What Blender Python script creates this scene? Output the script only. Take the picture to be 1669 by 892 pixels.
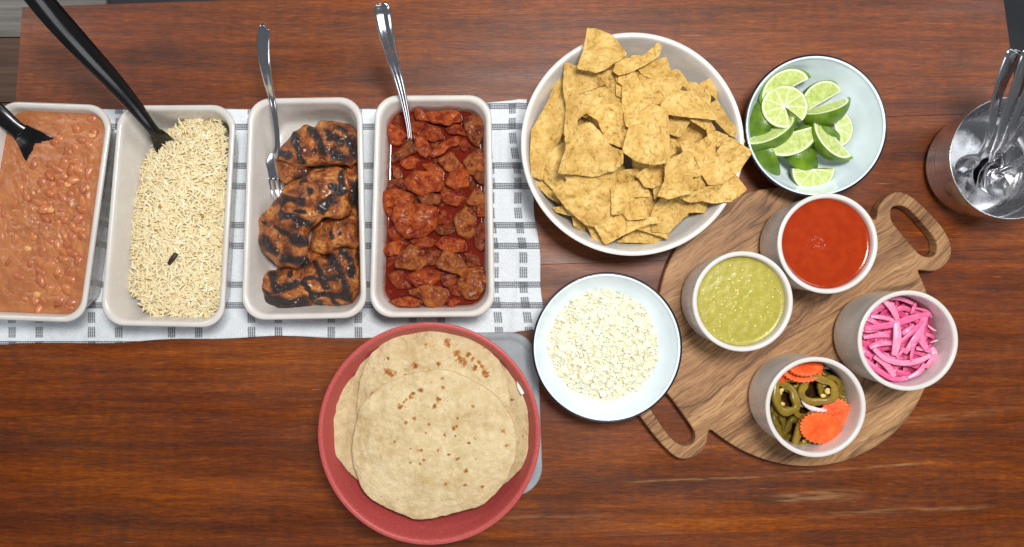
import bpy, bmesh, math, random
from mathutils import Vector, Matrix, Euler, noise

# ------------------------------------------------------------------ camera, world, lamps, exposure
scene = bpy.context.scene
for o in list(bpy.data.objects):
    bpy.data.objects.remove(o)
COL = scene.collection
F = 1200.0          # focal length in photo pixels (photo 1669 x 892)
H = 0.90            # camera height above the table top, metres
CX, CY = 834.5, 446.0

cam_data = bpy.data.cameras.new('camera')
cam_data.sensor_width = 36.0
cam_data.lens = 36.0 * F / 1669.0
cam_data.clip_start = 0.02
cam_data.clip_end = 50.0
cam = bpy.data.objects.new('camera', cam_data)
cam.location = (0, 0, H)
cam.rotation_euler = (0, 0, 0)
COL.objects.link(cam)
scene.camera = cam

world = bpy.data.worlds.new('World')
scene.world = world
world.use_nodes = True
world.node_tree.nodes['Background'].inputs[0].default_value = (0.86, 0.93, 1.0, 1)
world.node_tree.nodes['Background'].inputs[1].default_value = 0.15


def area_lamp(name, loc, target, sx, sy, power, col):
    l = bpy.data.lights.new(name, 'AREA')
    l.shape = 'RECTANGLE'
    l.size, l.size_y, l.energy, l.color = sx, sy, power, col
    o = bpy.data.objects.new(name, l)
    o.location = loc
    o.rotation_euler = (Vector(target) - Vector(loc)).to_track_quat('-Z', 'Y').to_euler()
    COL.objects.link(o)
    return o


area_lamp('ceiling_lamp', (0.20, 0.30, 1.45), (0.05, 0.0, 0), 0.36, 0.28, 21, (1.0, 0.97, 0.93))
area_lamp('fill_lamp', (1.9, 1.0, 1.6), (0.1, 0, 0), 0.9, 1.1, 14, (0.92, 0.96, 1.0))  # soft fill from the upper right, source assumed
area_lamp('fill_lamp', (-1.8, 1.3, 1.6), (-0.1, 0, 0), 0.8, 0.9, 13, (0.95, 0.97, 1.0))  # soft fill from the upper left, source assumed
area_lamp('fill_lamp', (0.2, -2.3, 1.1), (0.0, 0, 0), 1.6, 0.9, 15, (0.97, 0.98, 1.0))  # lamp added in front so steel and black handles catch highlights

scene.view_settings.view_transform = 'Standard'
scene.view_settings.look = 'None'
scene.view_settings.exposure = 0.10
scene.view_settings.gamma = 1.0
scene.view_settings.use_curve_mapping = False
scene.cycles.use_denoising = True
scene.cycles.max_bounces = 6

# ------------------------------------------------------------------ helpers
rnd = random.Random(7)


def W(px, py, z=0.0):
    s = (H - z) / F
    return Vector(((px - CX) * s, (CY - py) * s, z))


def wl(n, z):
    "length of n photo pixels at height z"
    return n * (H - z) / F


def crop(ox, oy, s, pts):
    return [(ox + x / s, oy + y / s) for x, y in pts]


def lin(c):
    def g(v):
        v /= 255.0
        return v / 12.92 if v <= 0.04045 else ((v + 0.055) / 1.055) ** 2.4
    return (g(c[0]), g(c[1]), g(c[2]), 1.0)


def tag(o, label=None, cat=None, group=None, kind=None):
    if label: o['label'] = label
    if cat: o['category'] = cat
    if group: o['group'] = group
    if kind: o['kind'] = kind
    return o


def link(name, data, parent=None, loc=(0, 0, 0)):
    o = bpy.data.objects.new(name, data)
    COL.objects.link(o)
    o.location = loc
    if parent:
        o.parent = parent
    return o


def empty(name, loc=(0, 0, 0)):
    o = link(name, None, None, loc)
    o.empty_display_size = 0.02
    return o


def mesh(name, verts, faces, mat=None, smooth=True):
    me = bpy.data.meshes.new(name)
    me.from_pydata([tuple(v) for v in verts], [], faces)
    if mat:
        me.materials.append(mat)
    if smooth:
        me.polygons.foreach_set('use_smooth', [True] * len(me.polygons))
    me.update()
    return me


def fix_normals(me):
    bm = bmesh.new(); bm.from_mesh(me)
    bmesh.ops.recalc_face_normals(bm, faces=bm.faces)
    bm.to_mesh(me); bm.free()
    return me


def mk(name, verts, faces, mat, parent=None, smooth=True, base=None, fix=False):
    "mesh object whose origin stands at base (default: bottom centre of its box)"
    vs = [Vector(v) for v in verts]
    if base is None:
        xs = [v.x for v in vs]; ys = [v.y for v in vs]
        base = Vector(((min(xs) + max(xs)) / 2, (min(ys) + max(ys)) / 2, min(v.z for v in vs)))
    me = mesh(name, [v - base for v in vs], faces, mat, smooth)
    if fix:
        fix_normals(me)
    off = parent.location if parent else Vector((0, 0, 0))
    return link(name, me, parent, base - off)


def chaikin(pts, it=2, k=0.25):
    for _ in range(it):
        q = []
        for i in range(len(pts)):
            a, b = pts[i], pts[(i + 1) % len(pts)]
            q.append((a[0] * (1 - k) + b[0] * k, a[1] * (1 - k) + b[1] * k))
            q.append((a[0] * k + b[0] * (1 - k), a[1] * k + b[1] * (1 - k)))
        pts = q
    return pts


def grow(pts, s):
    cx = sum(p[0] for p in pts) / len(pts); cy = sum(p[1] for p in pts) / len(pts)
    return [(cx + (x - cx) * s, cy + (y - cy) * s) for x, y in pts]


def resample(pts, n):
    L = [0]
    m = len(pts)
    for i in range(m):
        a, b = pts[i], pts[(i + 1) % m]
        L.append(L[-1] + math.hypot(b[0] - a[0], b[1] - a[1]))
    out = []; j = 0
    for k in range(n):
        t = L[-1] * k / n
        while L[j + 1] < t:
            j += 1
        a, b = pts[j], pts[(j + 1) % m]
        f = (t - L[j]) / max(1e-9, L[j + 1] - L[j])
        out.append((a[0] + (b[0] - a[0]) * f, a[1] + (b[1] - a[1]) * f))
    return out


def nz(v, f, seed=0.0):
    return noise.noise(Vector((v[0] * f + seed * 7.13, v[1] * f - seed * 3.7, v[2] * f + seed * 1.9)))


def seg_dist(p, a, b):
    ax, ay = a; bx, by = b
    dx, dy = bx - ax, by - ay
    L = dx * dx + dy * dy
    t = 0 if L == 0 else max(0, min(1, ((p[0] - ax) * dx + (p[1] - ay) * dy) / L))
    return math.hypot(p[0] - ax - dx * t, p[1] - ay - dy * t)


def lathe(profile, n=96):
    "surface of revolution about local z; profile of (r, z); r 0 closes"
    verts, faces, rows = [], [], []
    for r, z in profile:
        if r < 1e-7:
            rows.append([len(verts)]); verts.append((0, 0, z))
        else:
            rows.append(list(range(len(verts), len(verts) + n)))
            for k in range(n):
                a = 2 * math.pi * k / n
                verts.append((r * math.cos(a), r * math.sin(a), z))
    for A, B in zip(rows, rows[1:]):
        for k in range(n):
            k2 = (k + 1) % n
            if len(A) == 1 and len(B) == 1:
                continue
            if len(A) == 1:
                faces.append((A[0], B[k2], B[k]))
            elif len(B) == 1:
                faces.append((A[k], A[k2], B[0]))
            else:
                faces.append((A[k], A[k2], B[k2], B[k]))
    return verts, faces


def curve_profile(pts, sub=5):
    "Catmull-Rom through (r, z) points"
    out = []
    m = len(pts)
    for i in range(m - 1):
        p0, p1, p2, p3 = pts[max(0, i - 1)], pts[i], pts[i + 1], pts[min(m - 1, i + 2)]
        for s in range(sub):
            t = s / sub
            out.append(tuple(0.5 * (2 * p1[k] + (p2[k] - p0[k]) * t + (2 * p0[k] - 5 * p1[k] + 4 * p2[k] - p3[k]) * t * t
                                    + (3 * p1[k] - p0[k] - 3 * p2[k] + p3[k]) * t ** 3) for k in range(len(p1))))
    out.append(tuple(pts[-1]))
    return out


def sweep(path, sizes, n=12, up=Vector((0, 0, 1)), ridge=0.0, power=2.4, sub=6):
    """tube along path (Vectors); sizes (half width, half thickness) per point; cross section superellipse."""
    P = curve_profile([(p.x, p.y, p.z, s[0], s[1]) for p, s in zip(path, sizes)], sub)
    verts, faces = [], []
    m = len(P)
    for i in range(m):
        p = Vector(P[i][:3])
        a = Vector(P[max(0, i - 1)][:3]); b = Vector(P[min(m - 1, i + 1)][:3])
        t = (b - a).normalized()
        side = t.cross(up).normalized()
        nn = side.cross(t).normalized()
        for k in range(n):
            an = 2 * math.pi * k / n
            c, s = math.cos(an), math.sin(an)
            e = 2.0 / power
            u = math.copysign(abs(c) ** e, c); v = math.copysign(abs(s) ** e, s)
            if ridge and v > 0.1:
                v *= 1 - ridge * math.exp(-(u / 0.45) ** 2)
            verts.append(p + side * u * max(P[i][3], 1e-4) + nn * v * max(P[i][4], 1e-4))
    for i in range(m - 1):
        for k in range(n):
            k2 = (k + 1) % n
            faces.append((i * n + k, i * n + k2, (i + 1) * n + k2, (i + 1) * n + k))
    faces.append(tuple(range(n - 1, -1, -1)))
    faces.append(tuple((m - 1) * n + k for k in range(n)))
    return verts, faces


def blob(outline, z0, th, n=48, rings=10, amp=0.001, freq=120, seed=0, p=2.2, q=2.0, jitter=0.0, cen=None, amp2=0.0, freq2=400, tilt=(0, 0)):
    """lump standing on z0 with the given outline (photo px at mid height); returns verts, faces, px of verts"""
    out = resample(outline, n)
    cx = sum(x for x, y in out) / n if cen is None else cen[0]
    cy = sum(y for x, y in out) / n if cen is None else cen[1]
    verts, faces, pxs = [], [], []
    for j in range(rings):
        t = 1 - (j / rings) ** 1.25
        for k in range(n):
            x = cx + (out[k][0] - cx) * t; y = cy + (out[k][1] - cy) * t
            h = th * max(0.0, 1 - t ** p) ** (1 / q)
            z = z0 + th * 0.35 + h * 0.65
            z += tilt[0] * wl(x - cx, z) + tilt[1] * wl(cy - y, z)
            v = W(x, y, z)
            d = amp * Vector((nz(v, freq, seed), nz(v, freq, seed + 5), nz(v, freq, seed + 9)))
            if amp2:
                d += Vector((0, 0, amp2 * (nz(v, freq2, seed + 2) + 0.5 * nz(v, freq2 * 2.1, seed + 3))))
            verts.append(v + d); pxs.append((x, y))
    top = len(verts)
    z = z0 + th
    verts.append(W(cx, cy, z) + Vector((0, 0, amp * nz(W(cx, cy, z), freq, seed + 9)))); pxs.append((cx, cy))
    low = len(verts)
    for k in range(n):
        x = cx + (out[k][0] - cx) * 0.86; y = cy + (out[k][1] - cy) * 0.86
        zz = z0 + tilt[0] * wl(x - cx, z0) + tilt[1] * wl(cy - y, z0)
        verts.append(W(x, y, zz)); pxs.append((x, y))
    for j in range(rings - 1):
        for k in range(n):
            k2 = (k + 1) % n
            faces.append((j * n + k2, j * n + k, (j + 1) * n + k, (j + 1) * n + k2))
    j = rings - 1
    for k in range(n):
        faces.append((j * n + (k + 1) % n, j * n + k, top))
        faces.append((low + (k + 1) % n, low + k, k, (k + 1) % n))
    faces.append(tuple(low + k for k in range(n)))
    # outline came in image order: make sure faces point outward
    area = sum(out[i][0] * out[(i + 1) % n][1] - out[(i + 1) % n][0] * out[i][1] for i in range(n))
    if area < 0:
        faces = [tuple(reversed(f)) for f in faces]
    return verts, faces, pxs


def sheet(outline, zf, th, n=60, rings=9, cen=None, even=1.0):
    "thin two-sided sheet with height zf(px, py, t); t is 1 at the edge"
    out = resample(outline, n)
    cx = sum(x for x, y in out) / n if cen is None else cen[0]
    cy = sum(y for x, y in out) / n if cen is None else cen[1]
    verts, faces, pxs = [], [], []
    for side in (0, 1):
        for j in range(rings):
            t = 1 - (j / rings) ** even
            for k in range(n):
                x = cx + (out[k][0] - cx) * t; y = cy + (out[k][1] - cy) * t
                z = zf(x, y, t)
                verts.append(W(x, y, z) + Vector((0, 0, -th * side))); pxs.append((x, y))
        z = zf(cx, cy, 0)
        verts.append(W(cx, cy, z) + Vector((0, 0, -th * side))); pxs.append((cx, cy))
    S = n * rings + 1
    area = sum(out[i][0] * out[(i + 1) % n][1] - out[(i + 1) % n][0] * out[i][1] for i in range(n))
    for j in range(rings - 1):
        for k in range(n):
            k2 = (k + 1) % n
            f = (j * n + k2, j * n + k, (j + 1) * n + k, (j + 1) * n + k2)
            faces.append(f); faces.append(tuple(S + i for i in reversed(f)))
    j = rings - 1
    for k in range(n):
        f = (j * n + (k + 1) % n, j * n + k, S - 1)
        faces.append(f); faces.append(tuple(S + i for i in reversed(f)))
        faces.append((k, (k + 1) % n, S + (k + 1) % n, S + k))
    if area < 0:
        faces = [tuple(reversed(f)) for f in faces]
    return verts, faces, pxs


def float_attr(me, name, vals):
    a = me.attributes.new(name, 'FLOAT', 'POINT')
    a.data.foreach_set('value', vals)


# ------------------------------------------------------------------ node helper
class N:
    def __init__(s, name):
        s.m = bpy.data.materials.new(name); s.m.use_nodes = True
        s.t = s.m.node_tree; s.t.nodes.clear()
        s.out = s.t.nodes.new('ShaderNodeOutputMaterial')
        s.b = s.t.nodes.new('ShaderNodeBsdfPrincipled')
        s.t.links.new(s.b.outputs[0], s.out.inputs[0])

    def put(s, sock, v):
        if isinstance(v, bpy.types.NodeSocket):
            s.t.links.new(v, sock)
        elif v is not None:
            sock.default_value = v

    def node(s, typ, ins=None, out=0, **kw):
        n = s.t.nodes.new(typ)
        for k, v in kw.items():
            setattr(n, k, v)
        for k, v in (ins or {}).items():
            s.put(n.inputs[k], v)
        return n.outputs[out]

    def obj(s): return s.node('ShaderNodeTexCoord', out=3)
    def uv(s): return s.node('ShaderNodeTexCoord', out=2)
    def attr(s, a): return s.node('ShaderNodeAttribute', out=2, attribute_name=a)
    def orand(s): return s.node('ShaderNodeObjectInfo', out=5)
    def ocol(s): return s.node('ShaderNodeObjectInfo', out=1)

    def map(s, v, loc=(0, 0, 0), rot=(0, 0, 0), sc=(1, 1, 1)):
        return s.node('ShaderNodeMapping', {0: v, 1: loc, 2: rot, 3: sc})

    def noise(s, v, sc, det=4, rough=0.55, dist=0.0, out=0):
        return s.node('ShaderNodeTexNoise', {'Vector': v, 'Scale': sc, 'Detail': det, 'Roughness': rough, 'Distortion': dist}, out)

    def vor(s, v, sc, out=0, feature='F1', rand=1.0):
        return s.node('ShaderNodeTexVoronoi', {'Vector': v, 'Scale': sc, 'Randomness': rand}, out, feature=feature)

    def ramp(s, f, stops, out=0, interp='LINEAR'):
        n = s.t.nodes.new('ShaderNodeValToRGB')
        n.color_ramp.interpolation = interp
        e = n.color_ramp.elements
        while len(e) < len(stops): e.new(0.5)
        for i, (p, c) in enumerate(stops):
            e[i].position = p
            e[i].color = c if not isinstance(c, (int, float)) else (c, c, c, 1)
        s.put(n.inputs[0], f)
        return n.outputs[out]

    def mr(s, f, a, b, c=0.0, d=1.0, smooth=False):
        return s.node('ShaderNodeMapRange', {0: f, 1: a, 2: b, 3: c, 4: d}, interpolation_type='SMOOTHSTEP' if smooth else 'LINEAR')

    def math(s, op, a, b=None, c=None):
        ins = {0: a}
        if b is not None: ins[1] = b
        if c is not None: ins[2] = c
        return s.node('ShaderNodeMath', ins, operation=op)

    def mix(s, f, a, b, mode='MIX'):
        n = s.t.nodes.new('ShaderNodeMix'); n.data_type = 'RGBA'; n.blend_type = mode
        s.put(n.inputs[0], f); s.put(n.inputs[6], a); s.put(n.inputs[7], b)
        return n.outputs[2]

    def xyz(s, v):
        n = s.t.nodes.new('ShaderNodeSeparateXYZ'); s.put(n.inputs[0], v)
        return n.outputs

    def comb(s, x, y, z=0.0):
        return s.node('ShaderNodeCombineXYZ', {0: x, 1: y, 2: z})

    def vadd(s, a, b):
        return s.node('ShaderNodeVectorMath', {0: a, 1: b}, operation='ADD')

    def vmul(s, a, b):
        return s.node('ShaderNodeVectorMath', {0: a, 1: b}, operation='MULTIPLY')

    def bump(s, h, strength=0.3, dist=0.001, normal=None):
        ins = {'Strength': strength, 'Distance': dist, 'Height': h}
        if normal is not None: ins['Normal'] = normal
        return s.node('ShaderNodeBump', ins)

    def hsv(s, c, h=0.5, sat=1.0, v=1.0):
        return s.node('ShaderNodeHueSaturation', {0: h, 1: sat, 2: v, 4: c})

    def fin(s, col, rough=0.5, normal=None, spec=None, metal=None, sss=None, sssr=None, coat=None, coatr=None, trans=None):
        b = s.b.inputs
        s.put(b['Base Color'], col); s.put(b['Roughness'], rough)
        if normal is not None: s.put(b['Normal'], normal)
        if spec is not None: s.put(b['Specular IOR Level'], spec)
        if metal is not None: s.put(b['Metallic'], metal)
        if sss is not None:
            s.put(b['Subsurface Weight'], sss); s.put(b['Subsurface Radius'], sssr or (0.004, 0.002, 0.001))
            s.put(b['Subsurface Scale'], 1.0)
        if coat is not None: s.put(b['Coat Weight'], coat); s.put(b['Coat Roughness'], coatr or 0.1)
        if trans is not None: s.put(b['Transmission Weight'], trans)
        return s.m


# ------------------------------------------------------------------ materials
def mat_table():
    n = N('stained_wood')
    r = n.orand()
    v = n.vadd(n.obj(), n.comb(n.math('MULTIPLY', r, 7.0), n.math('MULTIPLY', r, 13.0), 0.0))
    warp = n.noise(n.map(v, sc=(2.2, 7, 1)), 1.0, 3)
    x = n.xyz(v)
    yw = n.math('ADD', x[1], n.math('MULTIPLY', n.math('SUBTRACT', warp, 0.5), 0.028))
    g = n.comb(x[0], yw, 0)
    broad = n.noise(n.map(g, sc=(1.8, 20, 1)), 1.0, 5, 0.62)
    mid = n.noise(n.map(g, sc=(7, 120, 1)), 1.0, 6, 0.7)
    fine = n.noise(n.map(g, sc=(55, 620, 1)), 1.0, 4, 0.8)
    chat = n.noise(n.map(g, sc=(110, 22, 1)), 1.0, 3, 0.6)      # short cross-grain figure
    blot = n.noise(n.map(v, sc=(9, 13, 1)), 1.0, 4, 0.6)
    f = n.math('ADD', n.math('MULTIPLY', broad, 0.38), n.math('MULTIPLY', mid, 0.34))
    f = n.math('ADD', f, n.math('MULTIPLY', fine, 0.44))
    f = n.math('ADD', f, n.math('MULTIPLY', chat, 0.07))
    c = n.ramp(f, [(0.44, lin((40, 21, 13))), (0.54, lin((77, 41, 25))), (0.62, lin((104, 57, 34))), (0.70, lin((132, 76, 45))), (0.82, lin((180, 114, 70)))])
    c = n.mix(n.mr(blot, 0.56, 0.74, 0, 0.42, True), c, lin((56, 33, 24)))                 # old dark stains in the varnish
    c = n.mix(n.mr(n.noise(n.map(v, loc=(3, 1, 0), sc=(2.2, 3.0, 1)), 1.0, 2), 0.42, 0.62, 0, 0.55, True), c, n.mix(1.0, c, lin((226, 204, 208)), 'MULTIPLY'))
    c = n.hsv(c, 0.5, 1.12, n.mr(r, 0, 1, 1.0, 1.14))
    # worn pale streaks near the long front edge (world-placed wear)
    pos = n.node('ShaderNodeNewGeometry', out=0)
    px = n.xyz(pos)
    wob = n.math('MULTIPLY', n.math('SUBTRACT', n.noise(pos, 9, 3), 0.5), 0.006)
    brk = n.noise(n.map(pos, sc=(30, 260, 1)), 1.0, 3, 0.6)

    def streak(x0, y0, x1, y1, w, soft, amt):
        a, b = W(x0, y0), W(x1, y1)
        sl = (b.y - a.y) / (b.x - a.x)
        d = n.math('ABSOLUTE', n.math('ADD', n.math('SUBTRACT', px[1], n.math('ADD', n.math('MULTIPLY', n.math('SUBTRACT', px[0], a.x), sl), a.y)), wob))
        m = n.mr(d, w * .00075, (w + soft) * .00075, 1, 0, True)
        m = n.math('MULTIPLY', m, n.mr(px[0], a.x, a.x + 0.05, 0, 1, True))
        m = n.math('MULTIPLY', m, n.mr(px[0], b.x - 0.06, b.x, 1, 0, True))
        return n.math('MULTIPLY', n.math('MULTIPLY', m, n.mr(brk, 0.36, 0.6)), amt)
    s = streak(1000, 786, 1290, 775, 0.4, 2.2, 0.8)
    s = n.math('MAXIMUM', s, streak(1260, 773, 1560, 752, 0.4, 2.6, 0.75))
    s = n.math("MAXIMUM", s, streak(1230, 815, 1430, 803, 3, 10, 0.6))
    s = n.math('MAXIMUM', s, streak(1300, 842, 1640, 824, 1.0, 5, 0.45))
    s = n.math('MAXIMUM', s, streak(700, 848, 1030, 838, 0.5, 4, 0.3))
    s = n.math('MAXIMUM', s, streak(1420, 690, 1669, 668, 1.5, 7, 0.35))
    c = n.mix(n.math('MULTIPLY', s, 0.7), c, lin((178, 136, 92)))
    sc = n.mr(n.noise(n.map(v, rot=(0, 0, 0.5), sc=(20, 420, 1)), 1.0, 2, 0.5), 0.735, 0.77)
    c = n.mix(n.math('MULTIPLY', sc, 0.35), c, lin((196, 150, 110)))
    hgt = n.math('ADD', n.math('MULTIPLY', fine, 0.6), n.math('MULTIPLY', mid, 0.6))
    return n.fin(c, n.mr(n.noise(n.map(v, sc=(6, 30, 1)), 1, 3), 0.3, 0.7, 0.34, 0.52), n.bump(hgt, 0.4, 0.0007), spec=0.45)


def mat_board():
    n = N('mango_wood')
    v = n.map(n.obj(), rot=(0, 0, math.radians(-38)))
    w = n.noise(v, 9, 3, 0.5)
    wv = n.noise(n.map(v, loc=(4, 2, 1)), 9, 2, 0.5)
    x = n.xyz(v)
    yw = n.math('ADD', x[1], n.math('MULTIPLY', n.math('SUBTRACT', w, 0.5), 0.036))
    g = n.comb(n.math('ADD', x[0], n.math('MULTIPLY', wv, 0.02)), yw, x[2])
    band = n.noise(n.map(g, loc=(0.3, 0.11, 0), sc=(2.0, 26, 2)), 1, 5, 0.66)
    fine = n.noise(n.map(g, sc=(22, 420, 30)), 1, 4, 0.7)
    fleck = n.noise(n.map(g, sc=(90, 900, 60)), 1, 2, 0.5)
    c = n.ramp(n.math('ADD', n.math('MULTIPLY', band, 0.62), n.math('MULTIPLY', fine, 0.48)),
               [(0.36, lin((58, 36, 25))), (0.45, lin((106, 72, 48))), (0.53, lin((148, 108, 72))), (0.62, lin((176, 134, 92))), (0.76, lin((210, 170, 120)))])
    vein = n.math('ABSOLUTE', n.math('SUBTRACT', n.noise(n.map(g, loc=(1.7, .6, 0), sc=(2.6, 21, 2)), 1, 2, 0.4), 0.5))
    c = n.mix(n.mr(vein, 0.0, 0.012, 0.6, 0, True), c, lin((60, 38, 28)))
    knot = n.node('ShaderNodeVectorMath', {0: n.vmul(n.node('ShaderNodeVectorMath', {0: v, 1: (0.02, 0.012, 0)}, operation='SUBTRACT'), (1, 2.2, 0))}, 1, operation='LENGTH')
    ringn = n.math('SINE', n.math('MULTIPLY', n.math('ADD', knot, n.math('MULTIPLY', w, 0.03)), 520.0))
    c = n.mix(n.math('MULTIPLY', n.mr(ringn, 0.72, 1.0, 0, 0.45, True), n.mr(knot, 0.03, 0.07, 1, 0, True)), c, lin((82, 55, 40)))
    c = n.mix(n.mr(fleck, 0.56, 0.70, 0, 0.6), c, lin((84, 58, 40)))
    return n.fin(c, 0.52, n.bump(n.math('ADD', fine, n.math('MULTIPLY', fleck, 0.7)), 0.3, 0.0006), spec=0.35)


def mat_glaze(name, col, rough=0.22, speck=0.05):
    n = N(name)
    v = n.obj()
    c = n.mix(n.mr(n.noise(v, 28, 3), 0.35, 0.7), lin(col), lin(tuple(int(k * 0.955) for k in col)))
    c = n.mix(n.mr(n.noise(v, 900, 2), 0.68, 0.76, 0, speck * 6), c, lin((128, 118, 105)))
    return n.fin(c, n.mr(n.noise(v, 60, 3), 0.3, 0.7, rough * 0.8, rough * 1.3), n.bump(n.noise(v, 160, 2), 0.05, 0.0006), spec=0.5, coat=0.25, coatr=0.08)


def mat_towel():
    n = N('woven_cotton')
    uv = n.xyz(n.uv())         # metres: u along the table, v up
    wobx = n.math('MULTIPLY', n.math('SUBTRACT', n.noise(n.map(n.uv(), sc=(20, 20, 1)), 1, 2), 0.5), 0.0012)
    u = n.math('ADD', uv[0], wobx); w = n.math('ADD', uv[1], wobx)

    def bands(t, pitch, gap, half, off):
        a = n.math('PINGPONG', n.math('ADD', t, off), pitch / 2)       # 0 .. pitch/2, mirrored -> a pair of bands per pitch
        return n.math('ABSOLUTE', n.math('SUBTRACT', a, gap / 2))      # distance from the band centre
    du = bands(u, 0.0975, 0.033, 0.005, 0.0)
    dv = bands(w, 0.0727, 0.0252, 0.004, 0.0)
    inu = n.mr(du, 0.0047, 0.0052, 1, 0); inv = n.mr(dv, 0.0036, 0.0041, 1, 0)

    def lines(d, per):
        return n.mr(n.math('PINGPONG', d, per / 2), per * 0.08, per * 0.20, 0.15, 1)
    thr_u = lines(du, 0.0023); thr_v = lines(dv, 0.0020)
    # warp floats: dashes along the stripe
    gu = n.mr(n.math('PINGPONG', w, 0.0091), 0.0022, 0.0028, 0, 1)
    gv = n.mr(n.math('PINGPONG', u, 0.0011), 0.0001, 0.0003, 0.35, 1)
    wv_u = n.mr(n.math('PINGPONG', w, 0.0009), 0.0001, 0.0004, 0.35, 1)
    mu = n.math('MULTIPLY', n.math('MULTIPLY', inu, thr_u), n.math('MULTIPLY', gu, wv_u))
    mv = n.math('MULTIPLY', n.math('MULTIPLY', inv, thr_v), gv)
    m = n.math('MAXIMUM', mu, mv)
    m = n.math('MAXIMUM', m, n.math('MULTIPLY', n.math('MULTIPLY', inu, inv), 0.75))
    m = n.math('MULTIPLY', m, n.mr(n.noise(n.map(n.uv(), sc=(900, 900, 1)), 1, 2), 0.3, 0.55, 0.65, 1))
    base = n.mix(n.mr(n.noise(n.map(n.uv(), sc=(1100, 300, 1)), 1, 3), 0.3, 0.7), lin((206, 214, 221)), lin((236, 241, 246)))
    c = n.mix(n.math('MULTIPLY', m, 0.95), base, lin((30, 33, 42)))
    weave = n.math('ADD', n.math('PINGPONG', n.math('MULTIPLY', u, 900), 1), n.math('PINGPONG', n.math('MULTIPLY', w, 900), 1))
    b = n.bump(weave, 0.3, 0.0003, n.bump(n.noise(n.map(n.uv(), sc=(60, 60, 1)), 1, 4), 0.25, 0.003))
    return n.fin(c, 0.92, b, spec=0.1)


def mat_simple(name, col, rough=0.5, spec=0.5, metal=None, var=0.12, scale=80, bump=0.0, bscale=200, bdist=0.001, **kw):
    n = N(name)
    v = n.obj()
    dark = tuple(int(k * (1 - var)) for k in col); light = tuple(min(255, int(k * (1 + var))) for k in col)
    c = n.mix(n.mr(n.noise(v, scale, 4), 0.3, 0.7), lin(dark), lin(light))
    nor = n.bump(n.noise(v, bscale, 4, 0.6), bump, bdist) if bump else None
    return n.fin(c, rough, nor, spec=spec, metal=metal, **kw)


def mat_tinted(name, rough, spec, scale, var, bump, bscale, bdist, spot=None, spotscale=120, spotamt=0.5, **kw):
    "colour from the object's own colour, with mottling"
    n = N(name)
    r = n.orand()
    v = n.vadd(n.obj(), n.comb(n.math('MULTIPLY', r, 5), n.math('MULTIPLY', r, 9), n.math('MULTIPLY', r, 3)))
    c = n.ocol()
    c = n.mix(n.mr(n.noise(v, scale, 4, 0.6), 0.3, 0.7), n.mix(1.0, c, (1 - var, 1 - var, 1 - var, 1), 'MULTIPLY'), n.mix(1.0, c, (1 + var, 1 + var, 1 + var, 1), 'MULTIPLY'))
    if spot:
        c = n.mix(n.mr(n.noise(v, spotscale, 3, 0.55), 0.55, 0.7, 0, spotamt, True), c, lin(spot))
    nor = n.bump(n.noise(v, bscale, 5, 0.62), bump, bdist)
    return n.fin(c, rough, nor, spec=spec, **kw)


def mat_steel(name='polished_steel', rough=0.13):
    n = N(name)
    v = n.obj()
    return n.fin(lin((205, 205, 208)), n.mr(n.noise(v, 90, 3), 0.3, 0.7, rough * 0.7, rough * 1.5), None, metal=1.0)


def mat_chip():
    n = N('fried_corn')
    r = n.orand()
    v = n.vadd(n.obj(), n.comb(n.math('MULTIPLY', r, 5), n.math('MULTIPLY', r, 9), 0))
    big = n.noise(v, 55, 4, 0.6)
    c = n.ramp(big, [(0.28, lin((182, 140, 66))), (0.5, lin((208, 169, 92))), (0.72, lin((228, 194, 122)))])
    c = n.mix(n.mr(n.noise(v, 300, 4), 0.58, 0.78, 0, 0.35), c, lin((176, 126, 60)))
    c = n.mix(n.mr(n.noise(v, 900, 2), 0.68, 0.76, 0, 0.4), c, lin((150, 100, 46)))
    c = n.hsv(c, 0.5, 1.0, n.mr(r, 0, 1, 0.92, 1.06))
    bub = n.vor(n.vadd(v, n.vmul(n.noise(v, 160, 2, out=1), (0.007, 0.007, 0.007))), 175, feature='SMOOTH_F1')
    h = n.math('ADD', n.math('MULTIPLY', n.mr(bub, 0.0, 0.6, 1, 0, True), 0.9), n.math('MULTIPLY', n.noise(v, 230, 4, 0.55), 0.55))
    return n.fin(c, 0.55, n.bump(h, 0.8, 0.0026), spec=0.35, sss=0.04)


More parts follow.
